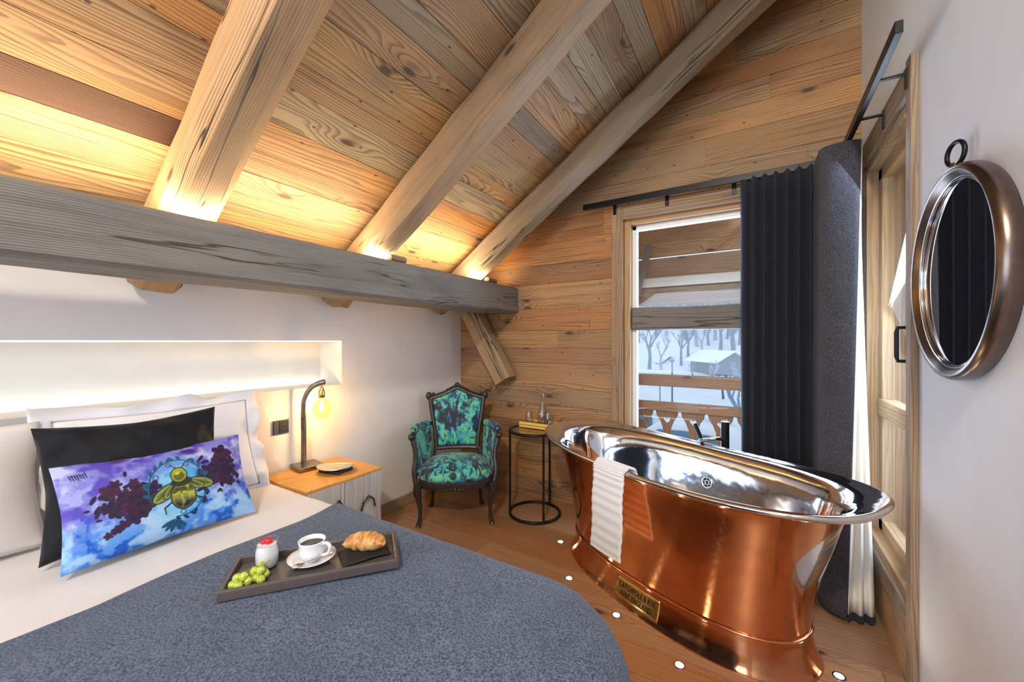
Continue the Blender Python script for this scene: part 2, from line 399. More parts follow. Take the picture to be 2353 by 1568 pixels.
    def build(s, name, mats, parent=None, loc=None, smooth=False, bevel=0., solid=0., sub=0, weld=False):
        me = bpy.data.meshes.new(name); me.from_pydata(s.v, [], s.f); 
        if not isinstance(mats, (list, tuple)): mats = [mats]
        for m in mats: me.materials.append(m)
        uvl = me.uv_layers.new(name='UVMap'); uvl.data.foreach_set('uv', [x for f in s.uv for p in f for x in p])
        ca = me.color_attributes.new('pc', 'FLOAT_COLOR', 'CORNER')
        ca.data.foreach_set('color', [x for f, c in zip(s.f, s.pc) for _ in f for x in (*c, 1.)])
        if len(mats) > 1: me.polygons.foreach_set('material_index', s.mi)
        if smooth: me.polygons.foreach_set('use_smooth', [True]*len(me.polygons))
        if weld or smooth:
            bm = bmesh.new(); bm.from_mesh(me); bmesh.ops.remove_doubles(bm, verts=bm.verts, dist=1e-6)
            bmesh.ops.dissolve_degenerate(bm, edges=bm.edges, dist=1e-7); bm.to_mesh(me); bm.free()
        me.update()
        o = bpy.data.objects.new(name, me); COL.objects.link(o)
        if parent: o.parent = parent
        if loc: o.location = loc
        if smooth == 'auto':
            md = o.modifiers.new('edge', 'EDGE_SPLIT'); md.split_angle = R(35)
        if solid: md = o.modifiers.new('thick', 'SOLIDIFY'); md.thickness = abs(solid); md.offset = -1 if solid > 0 else 1
        if bevel:
            md = o.modifiers.new('bevel', 'BEVEL'); md.width = bevel; md.segments = 2; md.limit_method = 'ANGLE'; md.angle_limit = R(40)
        if sub: md = o.modifiers.new('sub', 'SUBSURF'); md.levels = sub; md.render_levels = sub
        return o

def dense(pts, k=6):
    out = []
    for i in range(len(pts)-1):
        p0 = pts[max(i-1, 0)]; p1 = pts[i]; p2 = pts[i+1]; p3 = pts[min(i+2, len(pts)-1)]
        for j in range(k):
            s_ = j/k; out.append(tuple(.5*((2*p1[c]) + (-p0[c]+p2[c])*s_ + (2*p0[c]-5*p1[c]+4*p2[c]-p3[c])*s_**2 + (-p0[c]+3*p1[c]-3*p2[c]+p3[c])*s_**3) for c in range(len(p1))))
    out.append(tuple(pts[-1])); return out
# value noise in python for shaping
_rng = np.random.default_rng(7); _tab = _rng.random((64, 64, 8))
def vnoise(x, y, ch=0):
    x = np.asarray(x, float); y = np.asarray(y, float); xi = np.floor(x).astype(int); yi = np.floor(y).astype(int)
    fx = x-xi; fy = y-yi; fx = fx*fx*(3-2*fx); fy = fy*fy*(3-2*fy); T = _tab[:, :, ch]
    a = T[xi % 64, yi % 64]; b = T[(xi+1) % 64, yi % 64]; c = T[xi % 64, (yi+1) % 64]; d = T[(xi+1) % 64, (yi+1) % 64]
    return (a*(1-fx)+b*fx)*(1-fy) + (c*(1-fx)+d*fx)*fy
def fbm(x, y, ch=0, o=4):
    s = 0; a = .5; t = 0
    for i in range(o): s = s + a*vnoise(x*2**i+i*7.3, y*2**i+i*3.1, ch); t += a; a *= .5
    return s/t
def vn(x, y, ch=0): return float(vnoise(x, y, ch))

def shape2d(name, outlines, thick, mat, parent=None, origin=(0, 0, 0), ex=(1, 0, 0), ey=(0, 0, 1)):
    """filled 2-D outline(s) (later ones are holes) extruded to `thick`"""
    cu = bpy.data.curves.new(name, 'CURVE'); cu.dimensions = '2D'; cu.fill_mode = 'BOTH'; cu.extrude = thick/2
    for ol in outlines:
        sp = cu.splines.new('POLY'); sp.points.add(len(ol)-1)
        for p, q in zip(sp.points, ol): p.co = (q[0], q[1], 0, 1)
        sp.use_cyclic_u = True
    t = bpy.data.objects.new('tmp', cu); COL.objects.link(t); dg = bpy.context.evaluated_depsgraph_get()
    me = bpy.data.meshes.new_from_object(t.evaluated_get(dg)); bpy.data.objects.remove(t)
    ex, ey = Vector(ex), Vector(ey); ez = ex.cross(ey); O = Vector(origin)
    mb = MB(); vs = [v.co.copy() for v in me.vertices]
    mb.add([O + ex*v.x + ey*v.y + ez*v.z for v in vs], [list(p.vertices) for p in me.polygons], [[(vs[i].y, vs[i].x) for i in p.vertices] for p in me.polygons])
    return mb.build(name, mat, parent)
def text_verts(txt, size, extrude=.0):
    cu = bpy.data.curves.new('t', 'FONT'); cu.body = txt; cu.size = size; cu.align_x = 'CENTER'; cu.align_y = 'CENTER'; cu.extrude = extrude; cu.resolution_u = 3
    t = bpy.data.objects.new('tmp', cu); COL.objects.link(t); dg = bpy.context.evaluated_depsgraph_get()
    me = bpy.data.meshes.new_from_object(t.evaluated_get(dg)); bpy.data.objects.remove(t)
    return [v.co.copy() for v in me.vertices], [list(p.vertices) for p in me.polygons]

XL, YB, XR, YR = -2.47, 3.02, .516, -2.0      # inner faces of the walls
CS = .684                                     # ceiling slope
TH = math.atan(CS)
def ceil_z(x): return 2.02 + CS*(x+2.1)

# ------------------------------------------------------------------ structure
rnd = random.Random(4)
# floor: boards along X
mb = MB(); y = YR-.2
while y < YB+.5:
    wd = .19; x = -3.0 - rnd.random()*1.2
    while x < 1.2:
        L = 1.3 + rnd.random()*1.1
        mb.seed(rnd); mb.obox((x+L/2, y+wd/2, -.0105), (1, 0, 0), (0, 1, 0), (0, 0, 1), L-.002, wd-.002, .021); x += L
    y += wd
mb.cur = (.1, .1, .1); mb.box((-3.2, YR-.3, -.2), (3.4, YB+.5, -.022))
tag(mb.build('floor', M['floor']), kind='structure')
# ceiling: boards along Y, courses up the slope
ex = Vector((0, 1, 0)); ey = Vector((math.cos(TH), 0, math.sin(TH))); ez = ex.cross(ey)
mb = MB(); s = -.75
ROWS = [.17, .12, .10, .16, .13, .24, .125, .15, .17, .11, .19, .14, .12, .18, .15, .13, .17, .12, .18, .14, .16, .13, .18, .15, .16, .14, .17]
TON = [.64, .62, .50, .93, .95, .93, .07, .44, .66, .48, .80, .30, .72, .44, .64, .55, .80, .72, .40, .64, .30, .55, .80, .64, .44, .9, .72]  # courses next to the beam palest: strip-light glow put into their tone
joints = [YR-.2, -.30, .66, 1.60, 2.61, YB+.12]
N_out = Vector((-math.sin(TH), 0, math.cos(TH)))
for i, (wd, tn) in enumerate(zip(ROWS, TON)):
    if i: wd = wd
    for a, b in zip(joints[:-1], joints[1:]):
        t = min(.99, max(.02, tn + rnd.uniform(-.13, .13)))
        if i == 6: t = {0: .08, 1: .05, 2: .25, 3: .3, 4: .3}[joints.index(a)]
        mb.seed(rnd, t)
        c = Vector((-2.1, 0, 2.02)) + ey*(s+wd/2) + ex*((a+b)/2) + N_out*.011
        mb.obox(c, ex, ey, N_out, (b-a)-.001, wd-.0025, .022 + rnd.random()*.003)
    s += wd
smax = s
mb.cur = (.3, .3, .3)
c = Vector((-2.1, (YR+YB)/2, 2.02)) + ey*((smax-.75)/2) + N_out*.08
mb.obox(c, ex, ey, N_out, YB-YR+.6, smax+.85, .10)
tag(mb.build('ceiling', M['ceil']), kind='structure')

# left wall with the lit niche
NY0, NY1, NZ0, NZ1, ND = -1.215, 1.715, 1.048, 1.352, .257
mb = MB(); W = .45
mb.box((XL-W, YR-.2, 0), (XL, YB+.3, NZ0)); mb.box((XL-W, YR-.2, NZ1), (XL, YB+.3, 1.73))
mb.box((XL-W, YR-.2, NZ0), (XL, NY0, NZ1)); mb.box((XL-W, NY1, NZ0), (XL, YB+.3, NZ1))
mb.box((XL-W, NY0, NZ0), (XL-ND, NY1, NZ1))
tag(mb.build('wall_left', M['plaster']), kind='structure')
mb = MB(); mb.cur = (.5, .2, .7); mb.box((XL, 1.73, 0), (XL+.018, YB, .085), 1)
tag(mb.build('baseboard_left', M['skirt'], bevel=.002), kind='structure')

# back wall: horizontal boards with the window opening
WX0, WX1, WZ0, WZ1 = -.87, .22, .30, 2.30
mb = MB(); z = 0.; i = 0
while z < 4.4:
    wd = rnd.choice([.13, .15, .17, .19, .16, .21]); x = -2.9 - rnd.random()
    z1 = z+wd
    segs = []
    t0 = rnd.random()
    while x < .75:
        L = 1.8 + rnd.random()*2.2; segs.append((max(x, -2.9), min(x+L, .75))); x += L
    for a, b in segs:
        if b-a < .02: continue
        mb.seed(rnd, min(.98, max(.02, t0 + rnd.uniform(-.2, .2)))); cu = mb.cur
        zs = [(z, z1)]
        if z < WZ0 < z1: zs = [(z, WZ0), (WZ0, z1)]
        if z < WZ1 < z1: zs = [(z, WZ1), (WZ1, z1)]
        for (p, q) in zs:
            inside = p >= WZ0-1e-6 and q <= WZ1+1e-6
            pieces = [(a, b)] if not inside else [(a, min(b, WX0)), (max(a, WX1), b)]
            for (c0, c1) in pieces:
                if c1-c0 < .004: continue
                dp = YB + rnd.random()*.002
                g0 = .0012 if p == z else 0; g1 = .0012 if q == z1 else 0
                mb.cur = cu; mb.obox(((c0+c1)/2, dp+.012, (p+g0+q-g1)/2), (1, 0, 0), (0, 0, 1), (0, 1, 0), c1-c0-.001, q-p-g0-g1, .024)
    z = z1
# core behind the boards
mb.cur = (.3, .3, .3)
for lo, hi in (((-2.9, YB+.024, 0), (WX0, YB+.28, 4.4)), ((WX1, YB+.024, 0), (.75, YB+.28, 4.4)), ((WX0, YB+.024, 0), (WX1, YB+.28, WZ0)), ((WX0, YB+.024, WZ1), (WX1, YB+.28, 4.4))):
    mb.box(lo, hi, 0)
tag(mb.build('wall_back', M['back']), kind='structure')

# right wall with the tall window opening
RY0, RY1, RZ0, RZ1 = 2.12, 2.93, .30, 2.31
mb = MB(); W = .30
mb.box((XR, YR-.2, 0), (XR+W, RY0, 4.4)); mb.box((XR, RY1, 0), (XR+W, YB+.02, 4.4))
mb.box((XR, RY0, 0), (XR+W, RY1, RZ0)); mb.box((XR, RY0, RZ1), (XR+W, RY1, 4.4))
tag(mb.build('wall_right', M['plaster_r']), kind='structure')
# rear wall, unseen; the wide opening is added for the fill light
mb = MB()
mb.box((-2.9, YR-.25, 0), (-2.25, YR, 4.4)); mb.box((.25, YR-.25, 0), (.8, YR, 4.4))
mb.box((-2.25, YR-.25, 0), (.25, YR, .65)); mb.box((-2.25, YR-.25, 2.35), (.25, YR, 4.4))
tag(mb.build('wall_rear', M['plaster']), kind='structure')

# window in the back wall
mb = MB(); mb.seed(rnd, .3)
Y0 = YB-.028
mb.box((WX0-.085, Y0, .0), (WX0-.0, YB, 2.375), 2); mb.seed(rnd); mb.box((WX1, Y0, 0), (WX1+.085, YB, 2.375), 2)
mb.seed(rnd); mb.box((WX0, Y0, 2.275), (WX1, YB, 2.375), 0)
mb.seed(rnd); mb.box((WX0, Y0, .22), (WX1, YB, .30), 0)
o = tag(mb.build('window_1', M['trim'], bevel=.003), kind='structure')
mb = MB(); mb.seed(rnd, .4)          # deep lining and outer frame
FX0, FX1, FZ0, FZ1 = WX0+.075, WX1-.075, .40, 2.215
mb.box((WX0, YB+.02, WZ0), (WX0+.045, YB+.26, WZ1), 2); mb.seed(rnd); mb.box((WX1-.045, YB+.02, WZ0), (WX1, YB+.26, WZ1), 2)
mb.seed(rnd); mb.box((WX0+.045, YB+.02, WZ1-.06), (WX1-.045, YB+.26, WZ1), 0); mb.box((WX0+.045, YB+.02, WZ0), (WX1-.045, YB+.26, WZ0+.06), 0)
mb.build('window_frame', M['frame'], o, bevel=.003)
mb = MB(); mb.seed(rnd)
a0, a1, b0, b1 = WX0+.045, WX1-.045, WZ0+.06, WZ1-.06
for lo, hi in (((a0, YB+.075, b0), (a0+.035, YB+.13, b1)), ((a1-.035, YB+.075, b0), (a1, YB+.13, b1)), ((a0, YB+.075, b1-.035), (a1, YB+.13, b1)), ((a0, YB+.075, b0), (a1, YB+.13, b0+.04))):
    mb.box(lo, hi)
mb.build('sash', M['paint_white'], o, bevel=.004)
mb = MB(); mb.box((a0+.02, YB+.098, b0+.02), (a1-.02, YB+.104, b1-.02)); mb.build('pane', M['pane'], o)
mb = MB(); mb.seed(rnd)
def rough_beam(mb, p0, p1, up, w_, h_, n=24, amp=.006, ch=.15, sd=0., per=5):
    """hewn timber: lofted rounded rectangle with uneven faces"""
    p0, p1 = Vector(p0), Vector(p1); t = (p1-p0).normalized(); u = Vector(up); u = (u-t*u.dot(t)).normalized(); r = t.cross(u)
    prof = []; c = ch*min(w_, h_)
    cor = [(-1, -1), (1, -1), (1, 1), (-1, 1)]
    for q in range(4):
        ax, ay = cor[q]; bx, by = cor[(q+1) % 4]
        A = Vector((ax*(w_/2) - (c*ax if ay == by and True else 0), ay*(h_/2) - (c*ay if ax == bx else 0)))
        B = Vector((bx*(w_/2) - (c*bx if ay == by else 0), by*(h_/2) - (c*by if ax == bx else 0)))
        for k in range(per): prof.append(A.lerp(B, k/(per-1)))
    rings = []
    for i in range(n+1):
        f = i/n; base = p0.lerp(p1, f); L = (p1-p0).length*f; ring = []
        for k, q in enumerate(prof):
            d = (vn(L*2.2+sd, k*.45, 1)-.5)*2*amp + (vn(L*7+sd, k*.8+5, 2)-.5)*amp
            rad = q.normalized()
            qq = q + rad*d
            ring.append(base + r*qq.x + u*qq.y)
        rings.append(ring)
    mb.loft(rings)
rough_beam(mb, (WX0+.055, YB+.07, 1.52), (WX1-.055, YB+.07, 1.52), (0, 0, 1), .06, .17, 16, .004, .12)
mb.build('transom', M['beam_grey'], o, smooth='auto')
# window in the right wall
mb = MB(); mb.seed(rnd, .2)
mb.box((XR-.024, RY0-.06, 0), (XR, RY0, 2.44), 2); mb.seed(rnd, .8); mb.box((XR-.024, RY0, RZ1), (XR, RY1+.05, RZ1+.11), 1)
mb.seed(rnd); mb.box((XR-.02, RY0, RZ0-.10), (XR, RY1, RZ0), 1)
o = tag(mb.build('window_2', M['trim'], bevel=.003), kind='structure')
mb = MB()
for lo, hi in (((XR, RY0, RZ0), (XR+.29, RY0+.03, RZ1)), ((XR, RY1-.03, RZ0), (XR+.29, RY1, RZ1)), ((XR, RY0+.03, RZ1-.03), (XR+.29, RY1-.03, RZ1)), ((XR, RY0+.03, RZ0), (XR+.29, RY1-.03, RZ0+.03)), ((XR-.012, RY0+.0, RZ0-.30), (XR-.0005, RY1, RZ0-.10))):
    mb.seed(rnd); mb.box(lo, hi)
mb.build('window_frame', M['frame'], o, bevel=.002)
mb = MB()
c0, c1, d0, d1 = RY0+.03, RY1-.03, RZ0+.03, RZ1-.03
for lo, hi in (((XR+.05, c0, d0), (XR+.10, c0+.06, d1)), ((XR+.05, c1-.07, d0), (XR+.10, c1, d1)), ((XR+.05, 2.34, d0), (XR+.10, 2.42, d1)), ((XR+.05, c0, d1-.06), (XR+.10, c1, d1)), ((XR+.04, c0, .95), (XR+.105, c1, 1.04)), ((XR+.05, c0, d0), (XR+.10, c1, d0+.06))):
    mb.seed(rnd); mb.box(lo, hi)
mb.build('sash', M['frame'], o, bevel=.004)
mb = MB(); mb.box((XR+.07, c0+.02, d0+.02), (XR+.076, c1-.02, d1-.02)); mb.build('pane', M['pane'], o)
mb = MB(); mb.tube([(XR+.045, 2.38, 1.41), (XR+.012, 2.38, 1.41), (XR+.008, 2.38, 1.39), (XR+.008, 2.38, 1.28), (XR+.012, 2.38, 1.262), (XR+.045, 2.38, 1.262)], .009, 8)
mb.build('window_handle', M['black'], o)

# ------------------------------------------------------------------ timbers
mb = MB(); mb.seed(random.Random(2), .5)
rough_beam(mb, (-1.955, YR-.05, 1.71), (-1.955, YB-.004, 1.71), (0, 0, 1), .29, .225, 90, .006, .07, 3., 6)
o = mb.build('ceiling_beam', M['beam_grey'], smooth='auto')
tag(o, 'long weathered grey horizontal timber beam crossing above the headboard wall under the rafters', 'beam')
RAFT = [(.685, .20, .20, 1, 'thickest hewn rafter nearest the camera, its cut end showing under the grey beam'),
        (1.63, .20, .20, 4, 'middle hewn rafter landing on the grey beam to the right of the lamp'),
        (2.62, .19, .19, 9, 'farthest hewn rafter, running closest along the planked back wall')]
rafter_base = []
for (yc, w_, h_, sd, lab) in RAFT:
    mb = MB(); mb.seed(random.Random(sd), {1: .1, 4: .5, 9: .9}[sd])
    def up(x, off): return Vector((x, yc, ceil_z(x))) - N_out*off
    p0 = up(-2.49, h_/2+.012); p1 = up(.45, h_/2+.012)
    rough_beam(mb, p0, p1, N_out, w_, h_, 60, .009, .22, sd*3.3, 6)
    o = mb.build('rafter', M['rafter'], smooth='auto'); tag(o, lab, 'rafter', 'rafters')
for (yc, lab) in ((1.70, 'small rusty brown wooden wedge on the beam top at the foot of the middle rafter'), (2.72, 'small rusty brown wooden wedge on the beam top at the foot of the farthest rafter')):
    mb = MB(); mb.seed(rnd)
    rough_beam(mb, (-1.90, yc-.06, 1.858), (-1.90, yc+.06, 1.858), (0, 0, 1), .05, .045, 6, .003, .3, yc)
    tag(mb.build('wooden_wedge', M['trim'], smooth='auto'), lab, 'wedge', 'wedges on the beam')
mb = MB(); mb.seed(rnd, .6)
rough_beam(mb, (-2.27, 2.90, 1.66), (-1.87, 2.90, 1.0), (1, 0, .4), .14, .17, 14, .004, .12, 5.)
# trimmed by a foot cut; braces the beam to the wall
tag(mb.build('diagonal_brace', M['rafter'], smooth='auto'), 'short diagonal timber brace under the far end of the grey beam against the planked wall', 'brace')
# LED strips
mb = MB(); mb.box((-1.95, YR, 1.826), (-1.93, 2.95, 1.832)); 
tag(mb.build('led_strip', M['led']), 'thin warm light strip lying on top of the grey beam', 'light strip', 'light strips')
mb = MB(); mb.box((XL-.03, NY0+.01, NZ1-.006), (XL-.012, NY1-.01, NZ1)); 
tag(mb.build('led_strip', M['led']), 'warm light strip along the top edge of the wall niche', 'light strip', 'light strips')
mb = MB(); mb.box((XL-ND+.004, NY0+.01, NZ0), (XL-ND+.022, NY1-.01, NZ0+.006))
tag(mb.build('led_strip', M['led']), 'warm light strip along the bottom edge of the wall niche', 'light strip', 'light strips')

# ------------------------------------------------------------------ curtains and rails
def rail(label, a, b, brk, off, loc):
    t = thing('curtain_rail', label, 'curtain rail', loc, group='black curtain rails')
    L = Vector(loc); mb = MB(); a, b = Vector(a)-L, Vector(b)-L; d = (b-a).normalized(); s = d.cross(Vector((0, 0, 1)))
    mb.obox((a+b)/2, d, s, (0, 0, 1), (b-a).length, .022, .042); mb.build('rail', M['black'], t, bevel=.002)
    for p in brk:
        p = Vector(p)-L; off_ = Vector(off); mb = MB()
        mb.obox(p+off_/2+Vector((0, 0, -.012)), off_.normalized(), off_.normalized().cross(Vector((0, 0, 1))), (0, 0, 1), off_.length, .018, .008)
        mb.obox(p+off_*.97+Vector((0, 0, -.035)), (0, 0, 1), off_.normalized(), off_.normalized().cross(Vector((0, 0, 1))), .08, .008, .026)
        mb.build('bracket', M['black'], t, bevel=.001)
RZ = 2.395
rail('straight black metal curtain rail on the planked wall above the balcony window', (-1.16, 2.925, RZ), (.42, 2.925, RZ), [(x, 2.925, RZ) for x in (-.93, -.55, -.13)], (0, .068, 0), (-1.16, 2.925, RZ))
rail('black metal curtain rail on brackets high on the white right wall', (.40, 1.79, RZ), (.40, 2.86, RZ), [(.40, y_, RZ) for y_ in (2.02+.08, 2.42)], (.092, 0, 0), (.40, 1.79, RZ))

def curtain_part(name, path, z0, z1, mat, parent, nz=24, sway=.006, thick=.006):
    """path: dense list of (x,y); hangs between z0 and z1"""
    mb = MB(); n = len(path)-1
    def fn(a, b):
        x, y = path[int(round(a*n))]; z = z1+(z0-z1)*b
        k = sway*(vn(a*n*.15, b*3, 3)-.5)*2*b
        return (x+k, y+k*.6, z)
    mb.grid(fn, n, nz); return mb.build(name, mat, parent, smooth=True, solid=thick)
def pleats(a, b, n, amp, per=14, sharp=.35, jit=0):
    a, b = Vector(a), Vector(b); d = (b-a); u = d.normalized(); s = Vector((-u.y, u.x)); out = []
    r = random.Random(5)
    off = [0]+[r.uniform(-jit, jit) for _ in range(n)]+[0]
    for i in range(n*per+1):
        f = i/(n*per); ph = f*n*2*PI; q = int(f*n)
        x = f + .0*math.sin(ph*2)
        k = math.sin(ph) ; k = math.copysign(abs(k)**(1-sharp), k)
        out.append(tuple(a + d*(x + .32/n*math.sin(2*ph)*.5) + s*(amp*k*(1+off[q]))))
    return out
t = thing('curtain', 'pleated blue-black curtain gathered at the right side of the balcony window', 'curtain', (.13, 2.90, 0), group='dark curtains')
p = pleats((-.06-.13, .02), (.34-.13, .0), 7, .060, sharp=.05, jit=.3)
p = [(-.215, .03), (-.205, .0)] + p
curtain_part('cloth', p, .012, RZ-.02, M['curtain'], t)
t = thing('curtain', 'charcoal felt curtain with cream lining hanging in the corner beside the tall side window', 'curtain', (.38, 2.65, 0), group='dark curtains')
# outer charcoal panel with a broad front fold, then pleats towards the corner
paT = [(-.10, .22), (-.10, .10), (-.098, 0), (-.093, -.05), (-.07, -.075), (-.03, -.085), (.01, -.085), (.04, -.08), (.056, -.07)]
paB = [(-.11, .15), (-.112, .05), (-.112, -.05), (-.11, -.12), (-.10, -.155), (-.075, -.185), (-.05, -.2), (-.03, -.21), (-.018, -.212)]
plT = [(.058, -.068), (.066, -.04), (.055, -.01), (.07, .02), (.06, .06), (.075, .10), (.06, .14), (.075, .18), (.07, .22)]
plB = [(-.014, -.207), (.012, -.170), (.038, -.190), (.056, -.155), (.078, -.172), (.094, -.14), (.085, -.08), (.09, .02), (.07, .2)]
def twopath(name, A, B, z0, z1, mat, parent, thick=.006):
    A, B = dense(A, 8), dense(B, 8); mb = MB(); n = len(A)-1
    def fn(a, b):
        i = int(round(a*n)); f = b**1.1; return (A[i][0]*(1-f)+B[i][0]*f, A[i][1]*(1-f)+B[i][1]*f, z1+(z0-z1)*b)
    mb.grid(fn, n, 30); return mb.build(name, mat, parent, smooth=True, solid=thick)
twopath('cloth', paT, paB, .025, 2.352, M['curtain_b'], t)
tag(twopath('lining', plT, plB, .045, 2.345, M['lining'], t, .003), 'cream lining')
twopath('hem', [(x+.001, y-.002) for x, y in plB], [(x+.001, y-.002) for x, y in plB], .012, .045, M['curtain'], t, .004)

# ------------------------------------------------------------------ mirror
mc = Vector((XR, 1.658, 1.545)); ms = .895
t = thing('wall_mirror', 'round bronze framed mirror with a ring on top hanging on the white right wall', 'mirror', mc)
mb = MB(); n = 96
prof = [(.300, -.030), (.304, -.040), (.312, -.046), (.320, -.058), (.330, -.064), (.339, -.058), (.345, -.045), (.346, -.028), (.342, -.012), (.335, 0), (.300, 0)]
rings = [[Vector((d*.78, ms*r_*math.cos(2*PI*k/n), ms*r_*math.sin(2*PI*k/n))) for k in range(n)] for r_, d in prof]
mb.loft(rings, True, False, False)
mb.build('mirror_frame', M['bronze'], t, smooth=True)
mb = MB(); mb.loft([[Vector((-.024, ms*r_*math.cos(2*PI*k/n), ms*r_*math.sin(2*PI*k/n))) for k in range(n)] for r_ in (.302, .0001)], True, False, False)
mb.build('mirror_glass', M['mirror'], t)
mb = MB(); mb.torus((-.029, 0, 0), .303*ms, .005, (1, 0, 0), 96, 8); mb.build('inner_rim', M['chrome'], t, smooth=True)
mb = MB(); mb.torus((-.025, 0, .350), .034, .006, (1, .25, 0), 36, 10); mb.build('ring', M['black'], t, smooth=True)
mb = MB(); mb.tube([(-.025, 0, .296), (-.025, 0, .324)], .011, 12); mb.build('ring_mount', M['bronze'], t, smooth='auto')

# ------------------------------------------------------------------ bath
TUB = Vector((-.411, 2.294, 0)); TR = -.47; RISE = .03
t = thing('bathtub', 'freestanding copper boat bath with polished nickel interior beside the window', 'bathtub', TUB, TR)
def sring(a, b, z, n=2.4, N=160, rise=True):
    out = []
    for k in range(N):
        th = 2*PI*k/N; c, s_ = math.cos(th), math.sin(th)
        x = a*math.copysign(abs(c)**(2/n), c); y = b*math.copysign(abs(s_)**(2/n), s_)
        out.append(Vector((x, y, z + (RISE*(x/.9)**2*(z/.7)**3 if rise else 0))))
    return out
def smoothprof(pts, k=5): return dense(pts, k)
body = smoothprof([(.652, .298, .150, 2.35), (.658, .301, .22, 2.35), (.675, .311, .32, 2.38), (.702, .327, .43, 2.42), (.735, .345, .54, 2.45), (.765, .362, .63, 2.5), (.785, .374, .672, 2.52)])
mb = MB(); mb.loft([sring(a, b, z, n_) for a, b, z, n_ in body], True, False, False); mb.build('tub_body', M['copper'], t, smooth=True)
pli = smoothprof([(.695, .338, .0, 2.3), (.693, .336, .008, 2.3), (.682, .326, .03, 2.3), (.668, .313, .07, 2.3), (.657, .303, .11, 2.33), (.653, .300, .13, 2.35), (.652, .299, .138, 2.35)])
mb = MB(); mb.loft([sring(a, b, z, n_) for a, b, z, n_ in pli], True, False, False); mb.build('plinth', M['copper'], t, smooth=True)
mb = MB()
bead = [(.652+.009*math.sin(q), .299+.009*math.sin(q), .144-.007*math.cos(q), 2.35) for q in [PI*i/8 for i in range(9)]]
mb.loft([sring(*q) for q in bead], True, False, False); mb.build('bead_band', M['copper'], t, smooth=True)
lip = [(.785, .374, .672)]
for q in range(0, 9): 
    f = q/8; lip.append((.785+f*(.886-.785), .374+f*(.410-.374), .672+.026*f**.7))
for q in range(9):
    an = -PI/2 + PI*q/8; lip.append((.886+.014*math.cos(an), .410+.012*math.cos(an), .711+.013*math.sin(an)))
LN = lambda a: 2.52 + (a-.785)/.115*.16
mb = MB(); mb.loft([sring(a, b, z, LN(a)) for a, b, z in lip], True, False, False); mb.build('rolled_rim', M['copper_lip'], t, smooth=True)
inn = smoothprof([(.886, .410, .724, 2.68), (.860, .396, .716, 2.64), (.815, .370, .700, 2.58), (.780, .348, .665, 2.52), (.755, .334, .60, 2.5), (.72, .315, .48, 2.5), (.675, .288, .34, 2.5), (.62, .255, .22, 2.4), (.54, .21, .155, 2.4), (.40, .15, .135, 2.3), (.2, .08, .13, 2.2), (.002, .002, .13, 2)], 5)
mb = MB(); mb.loft([sring(a, b, z, n_) for a, b, z, n_ in inn], True, False, False); mb.build('tub_interior', M['nickel'], t, smooth=True)
# overflow on the far inner wall
def tub_side(x, z, prof, sgn=-1):
    """point on a lofted profile at local x and height z"""
    P_ = sorted(prof, key=lambda q: q[2])
    for q0, q1 in zip(P_[:-1], P_[1:]):
        if q0[2] <= z <= q1[2]:
            f = (z-q0[2])/max(1e-6, q1[2]-q0[2]); a = q0[0]+f*(q1[0]-q0[0]); b = q0[1]+f*(q1[1]-q0[1]); n_ = q0[3]+f*(q1[3]-q0[3]); break
    return sgn*b*(1-min(1, abs(x/a))**n_)**(1/n_)
oc = Vector((.02, .318, .52))
oc.y = tub_side(oc.x, .52, inn, 1)-.004
ax = Vector((0, -1, .18)).normalized()
mb = MB(); mb.torus(oc, .030, .006, ax, 32, 10); mb.torus(oc, .012, .003, ax, 20, 8)
e1 = ax.orthogonal().normalized(); e2 = ax.cross(e1)
for k in range(6):
    d = e1*math.cos(k*PI/3)+e2*math.sin(k*PI/3); mb.tube([oc+d*.012, oc+d*.027], .003, 6)
mb.build('overflow', M['chrome'], t, smooth=True)
mb = MB(); rr = [[oc-ax*.0005+(e1*math.cos(2*PI*k/24)+e2*math.sin(2*PI*k/24))*r_ for k in range(24)] for r_ in (.027, .0005)]
mb.loft(rr, True, False, False); ov = mb.build('overflow_hole', M['black'], t)
# maker's plate
PX0, PX1, PZ0, PZ1 = -.087, .177, .024, .120
def plate_pt(x, z, out): return Vector((x, tub_side(x, z, pli)-out, z))
mb = MB(); 
mb.grid(lambda a, b: plate_pt(PX0+(PX1-PX0)*a, PZ0+(PZ1-PZ0)*b, .004), 24, 6)
pl_ = mb.build('maker_plate', M['gold'], t, smooth=True, solid=.004)
mb = MB()
for (a0_, b0_, a1_, b1_) in ((PX0+.006, PZ0+.006, PX1-.006, PZ0+.008), (PX0+.006, PZ1-.008, PX1-.006, PZ1-.006), (PX0+.006, PZ0+.006, PX0+.009, PZ1-.006), (PX1-.009, PZ0+.006, PX1-.006, PZ1-.006)):
    mb.grid(lambda a, b: plate_pt(a0_+(a1_-a0_)*a, b0_+(b1_-b0_)*b, .0055), 24, 1)
mb.build('plate_border', M['gold'], pl_, solid=.0015)
for txt, zc, sz, wid in (('CATCHPOLE & RYE', .088, .034, .222), ('KENT ENGLAND', .052, .034, .190)):
    vs, fs = text_verts(txt, sz, .0); xs = [v.x for v in vs]; sc = wid/(max(xs)-min(xs)); xm = (PX0+PX1)/2
    mb = MB(); mb.add([plate_pt(xm+v.x*sc, zc+v.y, .0052) for v in vs], fs, [[(0, 0)]*len(f) for f in fs])
    mb.build('plate_lettering', M['black'], pl_)

